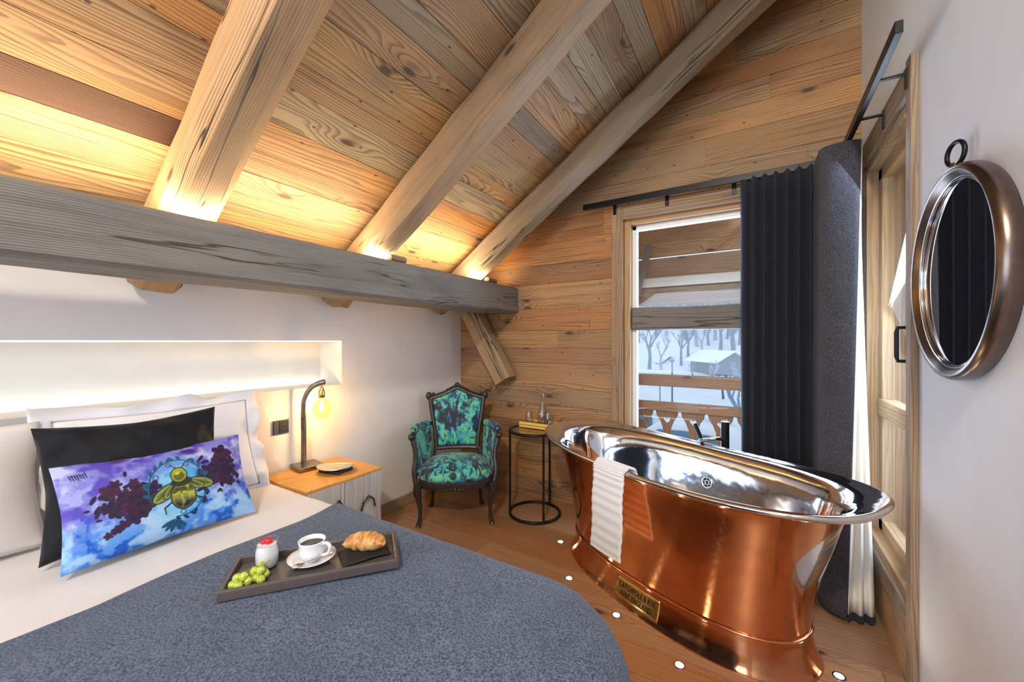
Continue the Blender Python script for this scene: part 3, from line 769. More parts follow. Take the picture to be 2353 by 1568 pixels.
# towel over the near rim
def towel():
    mb = MB(); L0 = .415
    # path in (y_out, z): inside short end -> over rim -> outside down
    xs0, xs1 = -.125, .08
    pts = [(-.330, .640), (-.336, .69), (-.350, .722), (-.375, .738), (-.402, .741), (-.424, .734), (-.434, .715), (-.436, .68), (-.436, .60), (-.437, .5), (-.438, .38), (-.440, .285)]
    P_ = dense(pts, 12); n = len(P_)-1
    def fn(a, b):
        y, z = P_[int(round(a*n))]; f = a
        wv = .0022*math.sin(int(round(a*n))*1.15)
        x = xs0+(xs1-xs0)*b - .022*max(0, f-.45)/.55 + .003*math.sin(f*30+b)
        yo = tub_side(x, .72, [(.9, .422, .70, 2.68), (.9, .422, .75, 2.68)]) + .422
        return (x, y-wv*(1 if z < .73 else 0) + yo - .004*math.sin(b*PI*1)*(f > .5), z + (wv if z >= .73 else 0) + RISE*(x/.9)**2)
    mb.grid(fn, n, 14)
    o = mb.build('towel', M['towel'], loc=TUB, smooth=True, solid=.008); o.rotation_euler = (0, 0, TR)
    tag(o, 'small white ribbed towel hung over the near rim of the copper bath', 'towel')
towel()

# tap standing behind the bath
t = thing('bath_tap', 'floor standing black and chrome bath mixer tap behind the copper bath', 'tap', (-.17, 2.80, 0))
mb = MB(); mb.lathe([(.0001, 0), (.05, 0), (.05, .01), (.0001, .01)], n=24); mb.build('base', M['chrome'], t, smooth='auto')
mb = MB(); mb.tube([(0, 0, .01), (0, 0, .845)], .024, 20); mb.build('column', M['black'], t, smooth='auto')
mb = MB(); mb.tube([(0, 0, .74), (-.06, -.035, .735), (-.13, -.08, .725), (-.155, -.10, .70)], .012, 12); mb.build('spout', M['chrome'], t, smooth=True)
mb = MB(); mb.tube([(-.13, -.06, .74), (-.165, -.065, .83)], .012, 10); mb.build('lever', M['black'], t, smooth='auto')

# floor spotlights
mb0 = None
SP = [((-1.12, 2.414), 'small round floor spotlight between the side table and the left end of the bath'), ((-.906, 2.069), 'small round floor spotlight at the foot of the bath below the towel'), ((-.587, 1.914), 'small round floor spotlight in front of the brass plate on the bath'), ((-.274, 1.757), 'small round floor spotlight nearest the corner of the bed'), ((.279, 2.117-.08), 'small round floor spotlight at the right end of the bath near the curtain')]
first = None
for (x_, y_), lab in SP:
    if first is None:
        first = thing('floor_spotlight', lab, 'spotlight', (x_, y_, 0), group='floor spotlights around the bath')
        mb = MB(); mb.lathe([(.0165, .0), (.0165, .005), (.023, .005), (.0245, .0)], n=24); mb.build('bezel', M['chrome'], first, smooth='auto')
        mb = MB(); mb.lathe([(.0001, .0042), (.0165, .0042)], n=24); mb.build('lens', M['spot'], first)
        o = first
    else: o = dup(first, (x_, y_, 0), label=lab)
    d = bpy.data.lights.new('floor_spot_light', 'SPOT'); d.energy = 5.0; d.color = (1, .9, .6); d.spot_size = R(120); d.spot_blend = .8; d.shadow_soft_size = .012
    lo = bpy.data.objects.new('floor_spot_light', d); COL.objects.link(lo); lo.location = (x_, y_, .006); lo.rotation_euler = (PI, 0, 0)

# ------------------------------------------------------------------ side table with tray and glasses
t = thing('side_table', 'slim round black metal side table with glass top between armchair and bath', 'side table', (-1.48, 2.717, 0))
mb = MB(); mb.torus((0, 0, .652), .195, .010, (0, 0, 1), 64, 10, 1, 1.1); mb.build('top_ring', M['black'], t, smooth=True)
mb = MB(); mb.lathe([(.0001, .650), (.19, .650), (.19, .657), (.0001, .657)], n=64); mb.build('glass_top', M['glass'], t, smooth='auto')
mb = MB(); mb.torus((0, 0, .011), .195, .011, (0, 0, 1), 64, 10); mb.build('base_ring', M['black'], t, smooth=True)
for an in (205, 318, 80):
    a_ = R(an); mb = MB(); mb.tube([(.195*math.cos(a_), .195*math.sin(a_), .012), (.195*math.cos(a_), .195*math.sin(a_), .65)], .0085, 10); mb.build('leg', M['black'], t, smooth='auto')
t = thing('wooden_tray', 'small yellow wooden serving tray on the round side table holding glassware', 'tray', (-1.47, 2.79, .663))
mb = MB(); mb.box((-.155, -.07, 0), (.155, .07, .016), 0); mb.box((-.155, -.07, .020), (.155, -.062, .042), 0); mb.box((-.155, .062, .020), (.155, .07, .042), 0); mb.build('tray_board', M['yellowwood'], t, bevel=.001)
mb = MB(); mb.box((-.15, -.066, .016), (.15, .066, .021)); mb.build('shadow_gap', M['black'], t); t.children[-1]['label'] = 'dark strip standing in for the shaded gap'  # black slab in place of the shade between board and sides
def tumbler(label, loc, r=.034, h=.095):
    mb = MB(); mb.lathe([(.0001, 0), (r*.75, 0), (r*1.0, h*.22), (r*1.02, h*.45), (r*.82, h*.85), (r*.74, h), (r*.70, h), (r*.78, h*.85), (r*.97, h*.45), (r*.94, h*.24), (r*.7, .006), (.0001, .006)], n=32)
    return tag(mb.build('drinking_glass', M['glass'], loc=loc, smooth='auto'), label, 'glass', 'stemless glasses on the side table')
tumbler('clear stemless glass standing alone at the left end of the yellow tray', (-1.57, 2.79, .685))
tumbler('clear stemless glass in front of the carafe at the right end of the yellow tray', (-1.385, 2.765, .685), .038, .11)
mb = MB(); mb.lathe([(.0001, 0), (.040, 0), (.044, .02), (.040, .09), (.022, .15), (.017, .19), (.024, .245), (.022, .245), (.015, .19), (.019, .15), (.037, .09), (.041, .02), (.037, .005), (.0001, .005)], n=36)
tag(mb.build('glass_carafe', M['glass'], loc=(-1.455, 2.805, .685), smooth='auto'), 'tall clear glass carafe on the yellow tray', 'carafe')

# ------------------------------------------------------------------ armchair
CH = thing('armchair', 'carved dark wood armchair upholstered in marbled green and blue fabric in the room corner', 'armchair', (-1.877, 2.234, 0), math.atan2(.62, .785))
def cab_leg(x, y, sx, sy, top=.31):
    mb = MB(); mb.seed(rnd)
    ps = [(x, y, .012), (x-.004*sx, y-.004*sy, .03), (x-.010*sx, y-.010*sy, .07), (x-.010*sx, y-.01*sy, .13), (x+.0*sx, y, .20), (x+.010*sx, y+.01*sy, .26), (x+.004*sx, y+.004*sy, top)]
    P_ = dense(ps, 4); r_ = [a[0] for a in dense([(.018, 0), (.017, 0), (.0135, 0), (.0155, 0), (.021, 0), (.029, 0), (.031, 0)], 4)]
    mb.tube(P_, r_, 10); mb.tube([(x+.004*sx, y+.004*sy, .0), (x, y, .014)], [.022, .017], 10)
    mb.build('leg', M['darkwood'], CH, smooth='auto')
cab_leg(-.265, .0, -1, -1); cab_leg(.265, .0, 1, -1); cab_leg(-.205, .36, -1, 1); cab_leg(.205, .36, 1, 1)
def seat_out(f):     # seat outline, f 0..1 round, rounded front
    th = 2*PI*f; c, s_ = math.cos(th), math.sin(th); n_ = 3.2
    x = math.copysign(abs(c)**(2/n_), c); y = math.copysign(abs(s_)**(2/n_), s_)
    wy = (y+1)/2; wx = .30 - .065*wy
    return x*wx, .185+.235*y - .03*(1-x*x)*(y < 0)
mb = MB(); N_ = 72; mb.seed(rnd)
mb.loft([[Vector((seat_out(k/N_)[0]*s_, .185+(seat_out(k/N_)[1]-.185)*s_, z)) for k in range(N_)] for s_, z in ((.93, .275), (.985, .28), (1.0, .295), (1., .325), (.99, .335), (.9, .337))])
# carved scallop in front
for k in range(5): mb.ball(((k-2)*.03, -.077-.004*(2-abs(k-2)), .292-.003*abs(k-2)), .016-.002*abs(k-2), 10, 8)
mb.build('seat_frame', M['darkwood'], CH, smooth='auto')
mb = MB(); mb.loft([[Vector((seat_out(k/N_)[0]*s_, .185+(seat_out(k/N_)[1]-.185)*s_, z)) for k in range(N_)] for s_, z in dense([(.95, .333), (.985, .345), (.99, .365), (.95, .395), (.85, .42), (.65, .44), (.4, .452), (.15, .456), (.002, .457)], 3)], True, False, False)
mb.build('seat_cushion', M['fabric'], CH, smooth=True)
# back: plane leaning backwards
def bk(x, h, d=0.):   # x across, h height above floor, d towards the back
    y = .40 + (h-.40)*.20 + d - .45*x*x*.6
    return Vector((x, y, h))
def back_outline(s_, inset=0.):
    """left half up to the crest; s_ 0..1"""
    pts = [(.185, .455), (.192, .55), (.212, .68), (.232, .80), (.238, .865), (.228, .885), (.20, .892), (.13, .915), (.07, .940), (.03, .962), (0, .968)]
    P_ = dense(pts, 6); i = s_*(len(P_)-1); return P_[int(round(i))]
halfR = [back_outline(i/60) for i in range(61)]
path = [(x, h) for x, h in halfR] + [(-x, h) for x, h in halfR[::-1][1:]]
mb = MB(); mb.seed(rnd)
def sweep(mb, path, off, w_, dth):
    rings = []
    for i, (x, h) in enumerate(path):
        x0, h0 = path[max(i-1, 0)]; x1, h1 = path[min(i+1, len(path)-1)]
        tx, tz = x1-x0, h1-h0; l = math.hypot(tx, tz) or 1; nx, nz = -tz/l, tx/l   # inward normal
        ring = []
        for k in range(10):
            a_ = 2*PI*k/10; q = w_/2*math.cos(a_) + off; r_ = dth/2*math.sin(a_)
            ring.append(bk(x+nx*q, h+nz*q, r_))
        rings.append(ring)
    mb.loft(rings)
sweep(mb, path, .018, .040, .045)
sweep(mb, [(-.185+.37*i/20, .462+.006*math.sin(PI*i/20)) for i in range(21)], 0., .038, .04)
for dx in (-1, 1):    # ears and crest carving
    mb.ball(bk(dx*.238, .885, 0), .026, 12, 8, (1, .8, 1.3)); mb.ball(bk(dx*.2, .90, 0), .014, 10, 8)
    for k in range(4): mb.ball(bk(dx*(.018+.022*k), .962-.009*k, -.012), .016-.0022*k, 10, 8)
    mb.tube([(dx*.205, .365, .29), bk(dx*.192, .47, 0)], .022, 10)
mb.ball(bk(0, .972, -.008), .022, 12, 8, (1, .8, 1.1))
mb.build('back_frame', M['darkwood'], CH, smooth='auto')
def back_pad(front):
    mb = MB(); rows = 26; cols = 24
    def wid(h):
        return np.interp(h, [.47, .55, .68, .80, .875], [.168, .170, .190, .208, .213])
    def top(x): return np.interp(abs(x), [0, .04, .08, .14, .20, .22], [.945, .93, .915, .893, .870, .862])
    def fn(a, b):
        xx = (a*2-1); h0 = .478; w1 = wid(.478+(.875-.478)*b); x = xx*w1
        h = h0+(top(x)-h0)*b
        bul = .030*(1-xx**4)*(1-(2*b-1)**4)
        return bk(x, h, (-bul if front else bul*.5)-.004)
    mb.grid(fn, cols, rows, flip=not front); return mb
mb = back_pad(True); m2 = back_pad(False); mb.add(m2.v, m2.f, m2.uv); mb.build('back_upholstery', M['fabric'], CH, smooth=True)
for sx in (-1, 1):
    # arm: from the back stile forward, curling down to the seat frame
    arm = dense([(sx*.215, .44, .66), (sx*.265, .36, .655), (sx*.305, .27, .65), (sx*.322, .18, .648), (sx*.325, .12, .640), (sx*.318, .09, .618)], 5)
    mb = MB(); mb.seed(rnd); mb.tube(arm, [.017]*len(arm), 10)
    post = dense([(sx*.326, .115, .635), (sx*.318, .105, .59), (sx*.300, .095, .53), (sx*.296, .08, .46), (sx*.303, .055, .39), (sx*.292, .04, .32), (sx*.285, .03, .29)], 4)
    mb.tube(post, [.019]*len(post), 10); mb.ball((sx*.328, .088, .632), .026, 12, 8)
    mb.build('arm_frame', M['darkwood'], CH, smooth='auto')
    mb = MB(); pad = dense([(sx*.235, .41, .668), (sx*.285, .32, .672), (sx*.313, .24, .670), (sx*.325, .15, .662)], 5)
    mb.tube(pad, [.012]+[.027]*(len(pad)-2)+[.012], 12); mb.build('arm_pad', M['fabric'], CH, smooth=True)
    mb = MB()   # upholstered side panel
    top_c = dense([(sx*.225, .425, .65), (sx*.275, .335, .648), (sx*.305, .24, .645), (sx*.315, .13, .63)], 5)
    bot_c = dense([(sx*.205, .37, .35), (sx*.240, .28, .345), (sx*.27, .18, .345), (sx*.290, .07, .345)], 5)
    def fn(a, b):
        i = int(round(a*(len(top_c)-1))); p_ = Vector(bot_c[i]).lerp(Vector(top_c[i]), b)
        q = .014*math.sin(PI*a)*math.sin(PI*b); p_.x -= sx*q; return p_
    mb.grid(fn, len(top_c)-1, 10); mb.build('side_panel', M['fabric'], CH, smooth=True, solid=.016)

# ------------------------------------------------------------------ nightstand, lamp, dish
NT = thing('nightstand', 'square log block nightstand with honey wood top beside the bed', 'nightstand', (-2.22, 1.42, 0))
mb = MB(); mb.seed(rnd, .5)
def block_ring(z, s_=1., ns=9):
    out = []; hx, hy = .225*s_, .245*s_
    cs = [(-hx, -hy), (hx, -hy), (hx, hy), (-hx, hy)]
    for q in range(4):
        a_, b_ = cs[q], cs[(q+1) % 4]
        for k in range(ns):
            f = k/ns; x = a_[0]+(b_[0]-a_[0])*f; y = a_[1]+(b_[1]-a_[1])*f
            d = .009*(vn(q*5+f*4, z*2.+3, 4)-.5)*2 + .004*(vn(q*9+f*9, z*6., 5)-.5)*2
            if q in (1,) : d += -.012*math.exp(-((f-.28)/.05)**2) -.010*math.exp(-((f-.62)/.04)**2)*(z < .38)
            r_ = math.hypot(x, y); out.append(Vector((x+x/r_*d if q != 3 else x, y+y/r_*d, z)))
    return out
mb.loft([block_ring(z_) for z_ in (0, .05, .1, .16, .22, .28, .33, .37, .41, .46, .5, .545)], True, True, False)
mb.build('block', M['block_side'], NT, smooth='auto')
mb = MB(); mb.seed(rnd, .5); top = [block_ring(.545), block_ring(.556, 1.002), block_ring(.560, .99), block_ring(.560, .5), block_ring(.560, .002)]
mb.loft(top, True, False, False); mb.build('top_face', M['block'], NT, smooth='auto')
NT.children[-1]['label'] = 'orange honey wood top'
# carved dark arches (knot hollows) on the room side
for (yy, zz, w_, h_) in ((-.06, .43, .028, .10), (.14, .39, .05, .05)):
    mb = MB(); mb.tube([(.228, yy-w_, zz-h_), (.236, yy-w_*.7, zz), (.236, yy, zz+.03), (.236, yy+w_*.7, zz), (.229, yy+w_, zz-h_)], .005, 6); mb.build('dark_crack', M['rubber'], NT)

L = thing('table_lamp', 'curved bronze table lamp with a bare amber globe bulb on the nightstand', 'lamp', (-2.375, 1.41, .560), R(-8))
mb = MB(); mb.box((-.075, -.075, 0), (.075, .075, .026)); mb.build('base', M['lampmetal'], L, bevel=.003)
arch = dense([(-.03, -.01, .026), (-.03, -.01, .2), (-.03, -.01, .38), (-.022, -.002, .44), (.0, .018, .49), (.03, .045, .52), (.065, .078, .535)], 8)
mb = MB(); mb.tube(arch, .017, 12, up=(.75, .66, 0), flat=.55); mb.build('arm', M['lampmetal'], L, smooth='auto')
bx, by = .052, .064
mb = MB(); mb.tube([(bx, by, .53), (bx, by, .50)], .004, 8); mb.lathe([(.005, .505), (.011, .50), (.014, .485), (.019, .478), (.020, .445), (.017, .435)], (bx, by, 0), 20); mb.build('socket', M['gold'], L, smooth='auto')
mb = MB(); mb.lathe([(.0155, .438), (.018, .428), (.034, .415), (.048, .390), (.053, .362), (.049, .335), (.036, .314), (.018, .304), (.0001, .302)], (bx, by, 0), 32); mb.build('bulb', M['bulbglass'], L, smooth=True)
mb = MB()
for k in range(4):
    a_ = k*PI/2; mb.tube([(bx+.006*math.cos(a_), by+.006*math.sin(a_), .42), (bx+.013*math.cos(a_), by+.013*math.sin(a_), .345)], .0016, 6)
mb.build('filament', M['filament'], L.children[-1])
point('bulb_light', (bx, by, .375), 7.0, (1, .66, .28), .02, L)
mb = MB(); mb.box((-.075, -.06, 0), (.075, .06, .018)); 
o = mb.build('notebook', M['rubber'], loc=(-2.175, 1.47, .5605), bevel=.002); o.rotation_euler = (0, 0, R(12)); tag(o, 'thin dark notebook under the silver dish on the nightstand', 'notebook')
mb = MB()
def leaf(a, b):
    u_, v_ = a*2-1, b*2-1; w_ = .072*(1-abs(u_)**2.2)**.6+.002
    return (.095*u_, w_*v_, .004+.016*(abs(u_)**2*.8+abs(v_)**2*.6*(1-u_*u_)) + .002*math.cos(v_*16)*(1-u_*u_))
mb.grid(leaf, 30, 20); o = mb.build('leaf_dish', M['silver'], loc=(-2.17, 1.465, .5790), smooth=True, solid=.003); o.rotation_euler = (0, 0, R(40))
o.scale = (1.15, 1.15, 1.15); tag(o, 'small shiny silver leaf shaped dish on the nightstand beside the lamp', 'dish')

t = thing('wall_switch', 'dark square switch plate on the white wall above the nightstand', 'switch', (XL, 1.296, .826))
mb = MB(); mb.box((0, -.047, -.042), (.009, .047, .042)); mb.build('plate', M['switch'], t, bevel=.002)
mb = MB(); mb.box((.0088, -.042, -.036), (.012, -.018, .036)); mb.build('rocker', M['switch'], t, bevel=.001)
mb = MB(); mb.box((.0088, -.012, -.036), (.0115, .042, .036)); mb.build('socket', M['rubber'], t, bevel=.001)
mb = MB(); mb.torus((.0118, .014, 0), .016, .002, (1, 0, 0), 20, 6); mb.build('socket_ring', M['switch'], t.children[-1])

# ------------------------------------------------------------------ bed
BX0, BX1, BY0, BY1, BZ = XL+.02, -.26, -.66, 1.15, .575
t = thing('bed', 'double bed pushed against the niche wall under white bedding', 'bed', ((BX0+BX1)/2, (BY0+BY1)/2, 0))
cx, cy = (BX0+BX1)/2, (BY0+BY1)/2
mb = MB(); mb.box((BX0-cx, BY0+.04-cy, .06), (BX1-.20-cx, BY1-.15-cy, .30)); mb.build('bed_base', M['curtain_b'], t, bevel=.01)
mb = MB(); mb.box((BX0-cx, BY0+.03-cy, .301), (BX1-.13-cx, BY1-.10-cy, .555)); mb.build('mattress', M['linen'], t, bevel=.05)
for px_ in (BX0+.1, BX1-.30):
    for py_ in (BY0+.12, BY1-.25):
        mb = MB(); mb.lathe([(.025, 0), (.03, .06)], (px_-cx, py_-cy, 0), 16, True, True); mb.build('leg', M['black'], t)
def drape(x0, x1, y0, y1, zt, r, ext, hem, name, mat, label, cat, xin=None, wr=.004, solid=.012, ns=90, flare=.0, corner=.22, sides='xyY', pos=None, seed=0):
    """cloth over the bed: unfolds past x1 / y1 / y0 and falls with radius r; hem = hanging length"""
    mb = MB()
    X0 = x0; X1 = x1-r+ext; Y0_ = (y0+r-ext) if 'y' in sides else y0; Y1_ = (y1-r+ext)
    def fn(a, b):
        X = X0+(X1-X0)*a; Y = Y0_+(Y1_-Y0_)*b
        if pos: X += pos(Y, a)
        cxr = x1-r-corner; cyr = y1-r-corner; cyl = y0+r+corner
        dx = max(0, X-cxr); dy = (Y-cyr) if Y > cyr else ((Y-cyl) if Y < cyl and 'y' in sides else 0)
        if dx > 0 and dy != 0:
            q = math.hypot(dx, dy); sd = q-corner; n_ = Vector((dx/q, dy/q)); ang = math.atan2(abs(dy), dx); bp = Vector((cxr, cyr if dy > 0 else cyl)) + n_*corner
            cf = math.sin(2*ang)
        elif dx > 0: sd = dx-corner; n_ = Vector((1, 0)); bp = Vector((cxr+corner, Y)); cf = 0
        elif dy != 0: sd = abs(dy)-corner; n_ = Vector((0, math.copysign(1, dy))); bp = Vector((X, (cyr if dy > 0 else cyl)+n_.y*corner)); cf = 0
        else: sd = -1; n_ = Vector((0, 0)); bp = Vector((X, Y)); cf = 0
        zz = zt + wr*(fbm(X*3.+seed, Y*3., 6, 3)-.5)*2
        if sd <= 0: return (X, Y, zz)
        lim = r*PI/2
        if sd < lim: an = sd/r; p_ = bp+n_*(r*math.sin(an)); return (p_.x, p_.y, zz-r*(1-math.cos(an)))
        down = min(sd-lim, hem)
        ru = flare*down + .012*math.sin(X*17+Y*13)*min(1, down/.2) + cf*.10*min(1, down/.3)
        p_ = bp+n_*(r+ru); return (p_.x, p_.y, max(.02, zz-r-down))
    mb.grid(fn, ns, ns)
    o = mb.build(name, mat, smooth=True, solid=solid); tag(o, label, cat); return o
o = drape(BX0+.02, BX1-.05, BY0, BY1, .592, .07, .40, .30, 'duvet', M['linen'], 'white duvet spread over the bed below the pillows', 'duvet', wr=.012, solid=.02, corner=.28, ns=140, seed=2)
o = drape(-1.60, BX1+.035, BY0-.03, BY1+.035, .614, .12, .60, .46, 'throw_blanket', M['throw'], 'heather blue-grey wool blanket laid across the foot of the bed', 'blanket', wr=.010, solid=.012, corner=.25, ns=150, flare=.05,
          pos=lambda Y, a: (1-a)*(.03*math.sin(Y*3+.5)+.012*math.sin(Y*9)), seed=9)

def pillow(name, w_, h_, th, mat, label, bot, top, yl, yr, cat='pillow', n=40, paint=None, pinch=.05, wr=.006, flange=0., nu=None, group=None, roll=0., seed=0.):
    """standing pillow: bottom edge at (x,z)=bot, top edge at (x,z)=top, spanning yl..yr; front faces +X"""
    yc = (yl+yr)/2; c = Vector(((bot[0]+top[0])/2, yc, (bot[1]+top[1])/2)); H = Vector((top[0]-bot[0], 0, top[1]-bot[1])); ev = H.normalized(); eu = Vector((0, 1, 0)); en = eu.cross(ev)
    if roll: 
        Rm = Matrix.Rotation(roll, 3, en); ev = Rm @ ev; eu = Rm @ eu
    hw, hh = (yr-yl)/2, H.length/2; nu = nu or n; nv = max(8, int(nu*hh/hw)); P_ = []; uvs = []
    mb = MB()
    def pt(u, v, side):
        a, b = u*2-1, v*2-1
        px = a*hw*(1-pinch*(1-abs(b)**1.5)*abs(a)**3*1.0) ; pz = b*hh*(1-pinch*1.3*(1-abs(a)**1.5)*abs(b)**3)
        t_ = th/2*max(0, (1-abs(a)**2.6))**.62*max(0, (1-abs(b)**2.6))**.62
        wv = wr*(fbm(a*2.2+seed, b*2.2+side*3, 5, 4)-.5)*2*min(1, t_/(th*.12)) if t_ > 0 else 0
        wv += wr*.8*math.sin((a*b)*9+seed)*(abs(a)**3+abs(b)**3)*.5*min(1, t_/(th*.1)) if t_ > 0 else 0
        return eu*px + ev*pz + en*(side*t_+wv*1.0)
    mb.grid(lambda u, v: pt(u, v, 1), nu, nv); nf = len(mb.v)
    mb.grid(lambda u, v: pt(u, v, -1), nu if not paint else 40, nv if not paint else 24, flip=True)
    if flange:
        def fl(u, v):
            a_ = 2*PI*u; cc, ss = math.cos(a_), math.sin(a_); m_ = max(abs(cc), abs(ss)); a, b = cc/m_, ss/m_
            px = a*hw*(1-pinch*(1-abs(b)**1.5)*abs(a)**3); pz = b*hh*(1-pinch*1.3*(1-abs(a)**1.5)*abs(b)**3)
            k = 1+0*v; k = 1+.22*math.sin(u*44+seed)+.12*math.sin(u*97); return eu*(px+cc/m_*flange*v*k) + ev*(pz+ss/m_*flange*v*k) + en*((.018*math.sin(u*75+seed)+.010*math.sin(u*31))*v)
        fm = MB(); fm.grid(fl, 200, 5, closed_u=True)
    if paint:
        me_o = mb.build(name, mat, loc=c, smooth=False)
        me = me_o.data; me.polygons.foreach_set('use_smooth', [True]*len(me.polygons))
        nvx = len(me.vertices); uu = np.zeros(nvx); vv = np.zeros(nvx)
        ii = np.arange((nu+1)*(nv+1)); uu[:len(ii)] = (ii//(nv+1))/nu; vv[:len(ii)] = (ii % (nv+1))/nv
        rest = np.arange(nvx-len(ii)); uu[len(ii):] = (rest//25)/40; vv[len(ii):] = (rest % 25)/24
        colr = paint(uu, vv, hw/hh); colr[len(ii):, :] = (.02, .03, .10)
        ca = me.color_attributes.new('paint', 'FLOAT_COLOR', 'POINT'); ca.data.foreach_set('color', np.concatenate([colr, np.ones((nvx, 1))], 1).astype(np.float32).ravel())
        o = me_o
    else: o = mb.build(name, mat, loc=c, smooth=True)
    if flange: fm.build('flange', mat, o, smooth=True, solid=.003)
    return tag(o, label, cat, group)
pillow('pillow', .9, .46, .20, M['linen'], 'plain white pillow standing at the left edge of the photo', (-2.20, .605), (-2.35, 1.04), -.55, .33, n=50, group='white pillows', seed=1.)
pillow('pillow', .8, .46, .13, M['linen_cool'], 'white pillow with a ruffled edge standing behind the black cushion', (-2.22, .60), (-2.37, 1.03), .36, 1.06, n=60, flange=.055, group='white pillows', wr=.012, seed=4.)
pillow('cushion', .52, .45, .19, M['black_velvet'], 'black velvet cushion standing between the white pillows and the bee cushion', (-1.985, .61), (-2.11, 1.05), .275, .815, cat='cushion', n=60, pinch=.09, wr=.022, seed=7., group='cushions')

# --- printed cushion artwork: painted flowers, leaves and a bee
def paint_bee(u, v, asp):
    X = (u-.5)*2*asp; Y = (v-.5)*2      # Y -1..1, X -asp..asp
    def C(r, g, b): return np.array([r, g, b])/255.
    def lin(c): c = np.asarray(c, float); return np.where(c < .04045, c/12.92, ((c+.055)/1.055)**2.4)
    def blend(col, m, c): m = np.clip(m, 0, 1)[:, None]; return col*(1-m)+np.asarray(c)*m
    def ss(a, b, x): t_ = np.clip((x-a)/(b-a), 0, 1); return t_*t_*(3-2*t_)
    n1 = fbm(X*2+5, Y*2+5, 0, 5); n2 = fbm(X*3+15, Y*3+9, 1, 5); n3 = fbm(X*6+1, Y*6+30, 2, 4); n4 = fbm(X*2.4+40, Y*2.4+2, 3, 4)
    col = np.tile(C(138, 138, 222), (len(X), 1))
    col = blend(col, ss(.48, .62, n1), C(205, 208, 246)); col = blend(col, ss(.5, .66, n2)*.95, C(92, 70, 190))
    col = blend(col, ss(.0, -.7, Y+.5*(n1-.5))*.85, C(70, 150, 235)); col = blend(col, ss(.52, .66, n3)*ss(.1, -.6, Y), C(20, 90, 205))
    col = blend(col, ss(.5, .62, n4)*ss(.1, -.5, Y)*.8, C(190, 225, 250))
    col = blend(col, ss(.75, .2, np.hypot((X-.15)/1.0, (Y-.05)/1.1)+.4*(n3-.5))*.85, C(85, 195, 235))
    col = blend(col, ss(.16, .03, np.hypot((X-.45)/2.0, (Y-.78)/.9)+.25*(n2-.5)), C(60, 35, 140))
    col = blend(col, ss(.12, .0, np.hypot((X+.75)/2.4, (Y-.88))+.2*(n2-.5))*.8, C(70, 30, 90))
    col = blend(col, ss(.50, .57, fbm(X*5+3, Y*5+11, 4, 4))*ss(.9, .3, abs(Y))*.35, C(225, 232, 252))
    rr_ = random.Random(11)
    def blob(cx_, cy_, r, a=5, k=.35, c=C(42, 16, 48), rot=0.):
        nonlocal col
        dx, dy = X-cx_, Y-cy_; q = np.hypot(dx, dy); an = np.arctan2(dy, dx)+rot
        r = r*1.38; m = ss(r*(1+.0), r*.88, q/(1-k+k*np.abs(np.cos(an*a/2)))*1.0)
        col = blend(col, m, c)
        col = blend(col, m*ss(.25, .16, abs(q/r-.55))*.35, C(95, 40, 90))
    def stroke(p, q, w0, w1, c):
        nonlocal col
        (x0, y0), (x1, y1) = p, q; dx, dy = x1-x0, y1-y0; L2 = dx*dx+dy*dy; t_ = np.clip(((X-x0)*dx+(Y-y0)*dy)/L2, 0, 1)
        d = np.hypot(X-x0-dx*t_, Y-y0-dy*t_); ww = w0+(w1-w0)*t_; col = blend(col, ss(1.25, .8, d/ww), c)
    def leafs(cx_, cy_, L_, an, c, wd=.25):
        nonlocal col
        dx, dy = X-cx_, Y-cy_; a = dx*math.cos(an)+dy*math.sin(an); b = -dx*math.sin(an)+dy*math.cos(an); t_ = a/L_
        hw_ = wd*L_*np.sqrt(np.clip(t_*(1-t_), 0, 1)*2); col = blend(col, ss(.012, -.004, np.abs(b)-hw_)*(t_ > 0)*(t_ < 1), c)
    # flower garland on both sides
    for (fx, fy, r) in ((-.92, .22, .14), (-.83, .34, .09), (-.70, .08, .12), (-.60, -.02, .17), (-.88, -.12, .13), (-.78, -.10, .15), (-.66, -.16, .14), (-1.02, -.06, .09), (-.50, .18, .11), (-.40, .10, .12), (-.28, .12, .12), (-.36, -.06, .15), (-.48, -.18, .18), (-.62, -.38, .12), (-.5, -.30, .12), (-.78, -.46, .08), (-.88, -.52, .07), (-1.0, -.58, .06), (-.55, .32, .07),
                        (1.08, .60, .16), (1.20, .52, .11), (1.0, .46, .10), (.92, .28, .12), (1.05, .22, .17), (1.20, .14, .13), (.82, .16, .10), (.72, .22, .12), (.62, .15, .12), (.80, .02, .13), (.95, -.02, .12), (1.06, -.08, .11), (1.15, -.13, .10), (.70, .02, .12), (1.30, .02, .06), (1.36, -.04, .05), (.90, .42, .07), (1.26, .34, .08)):
        blob(fx, fy, r, rr_.choice([5, 5, 6]), .38, C(*rr_.choice([(38, 14, 44), (48, 18, 52), (30, 18, 60), (60, 22, 50)])), rr_.uniform(0, 6))
    for k in range(46):
        s_ = -1 if k % 2 else 1; x_ = s_*rr_.uniform(.45, 1.35)+.1; y_ = rr_.uniform(-.5, .6)*(1-.3*abs(x_))+.05
        leafs(x_, y_, rr_.uniform(.09, .17), rr_.uniform(0, 6.28), C(34, 20, 58), .28)
    # teal wreath
    TE = C(10, 95, 125)
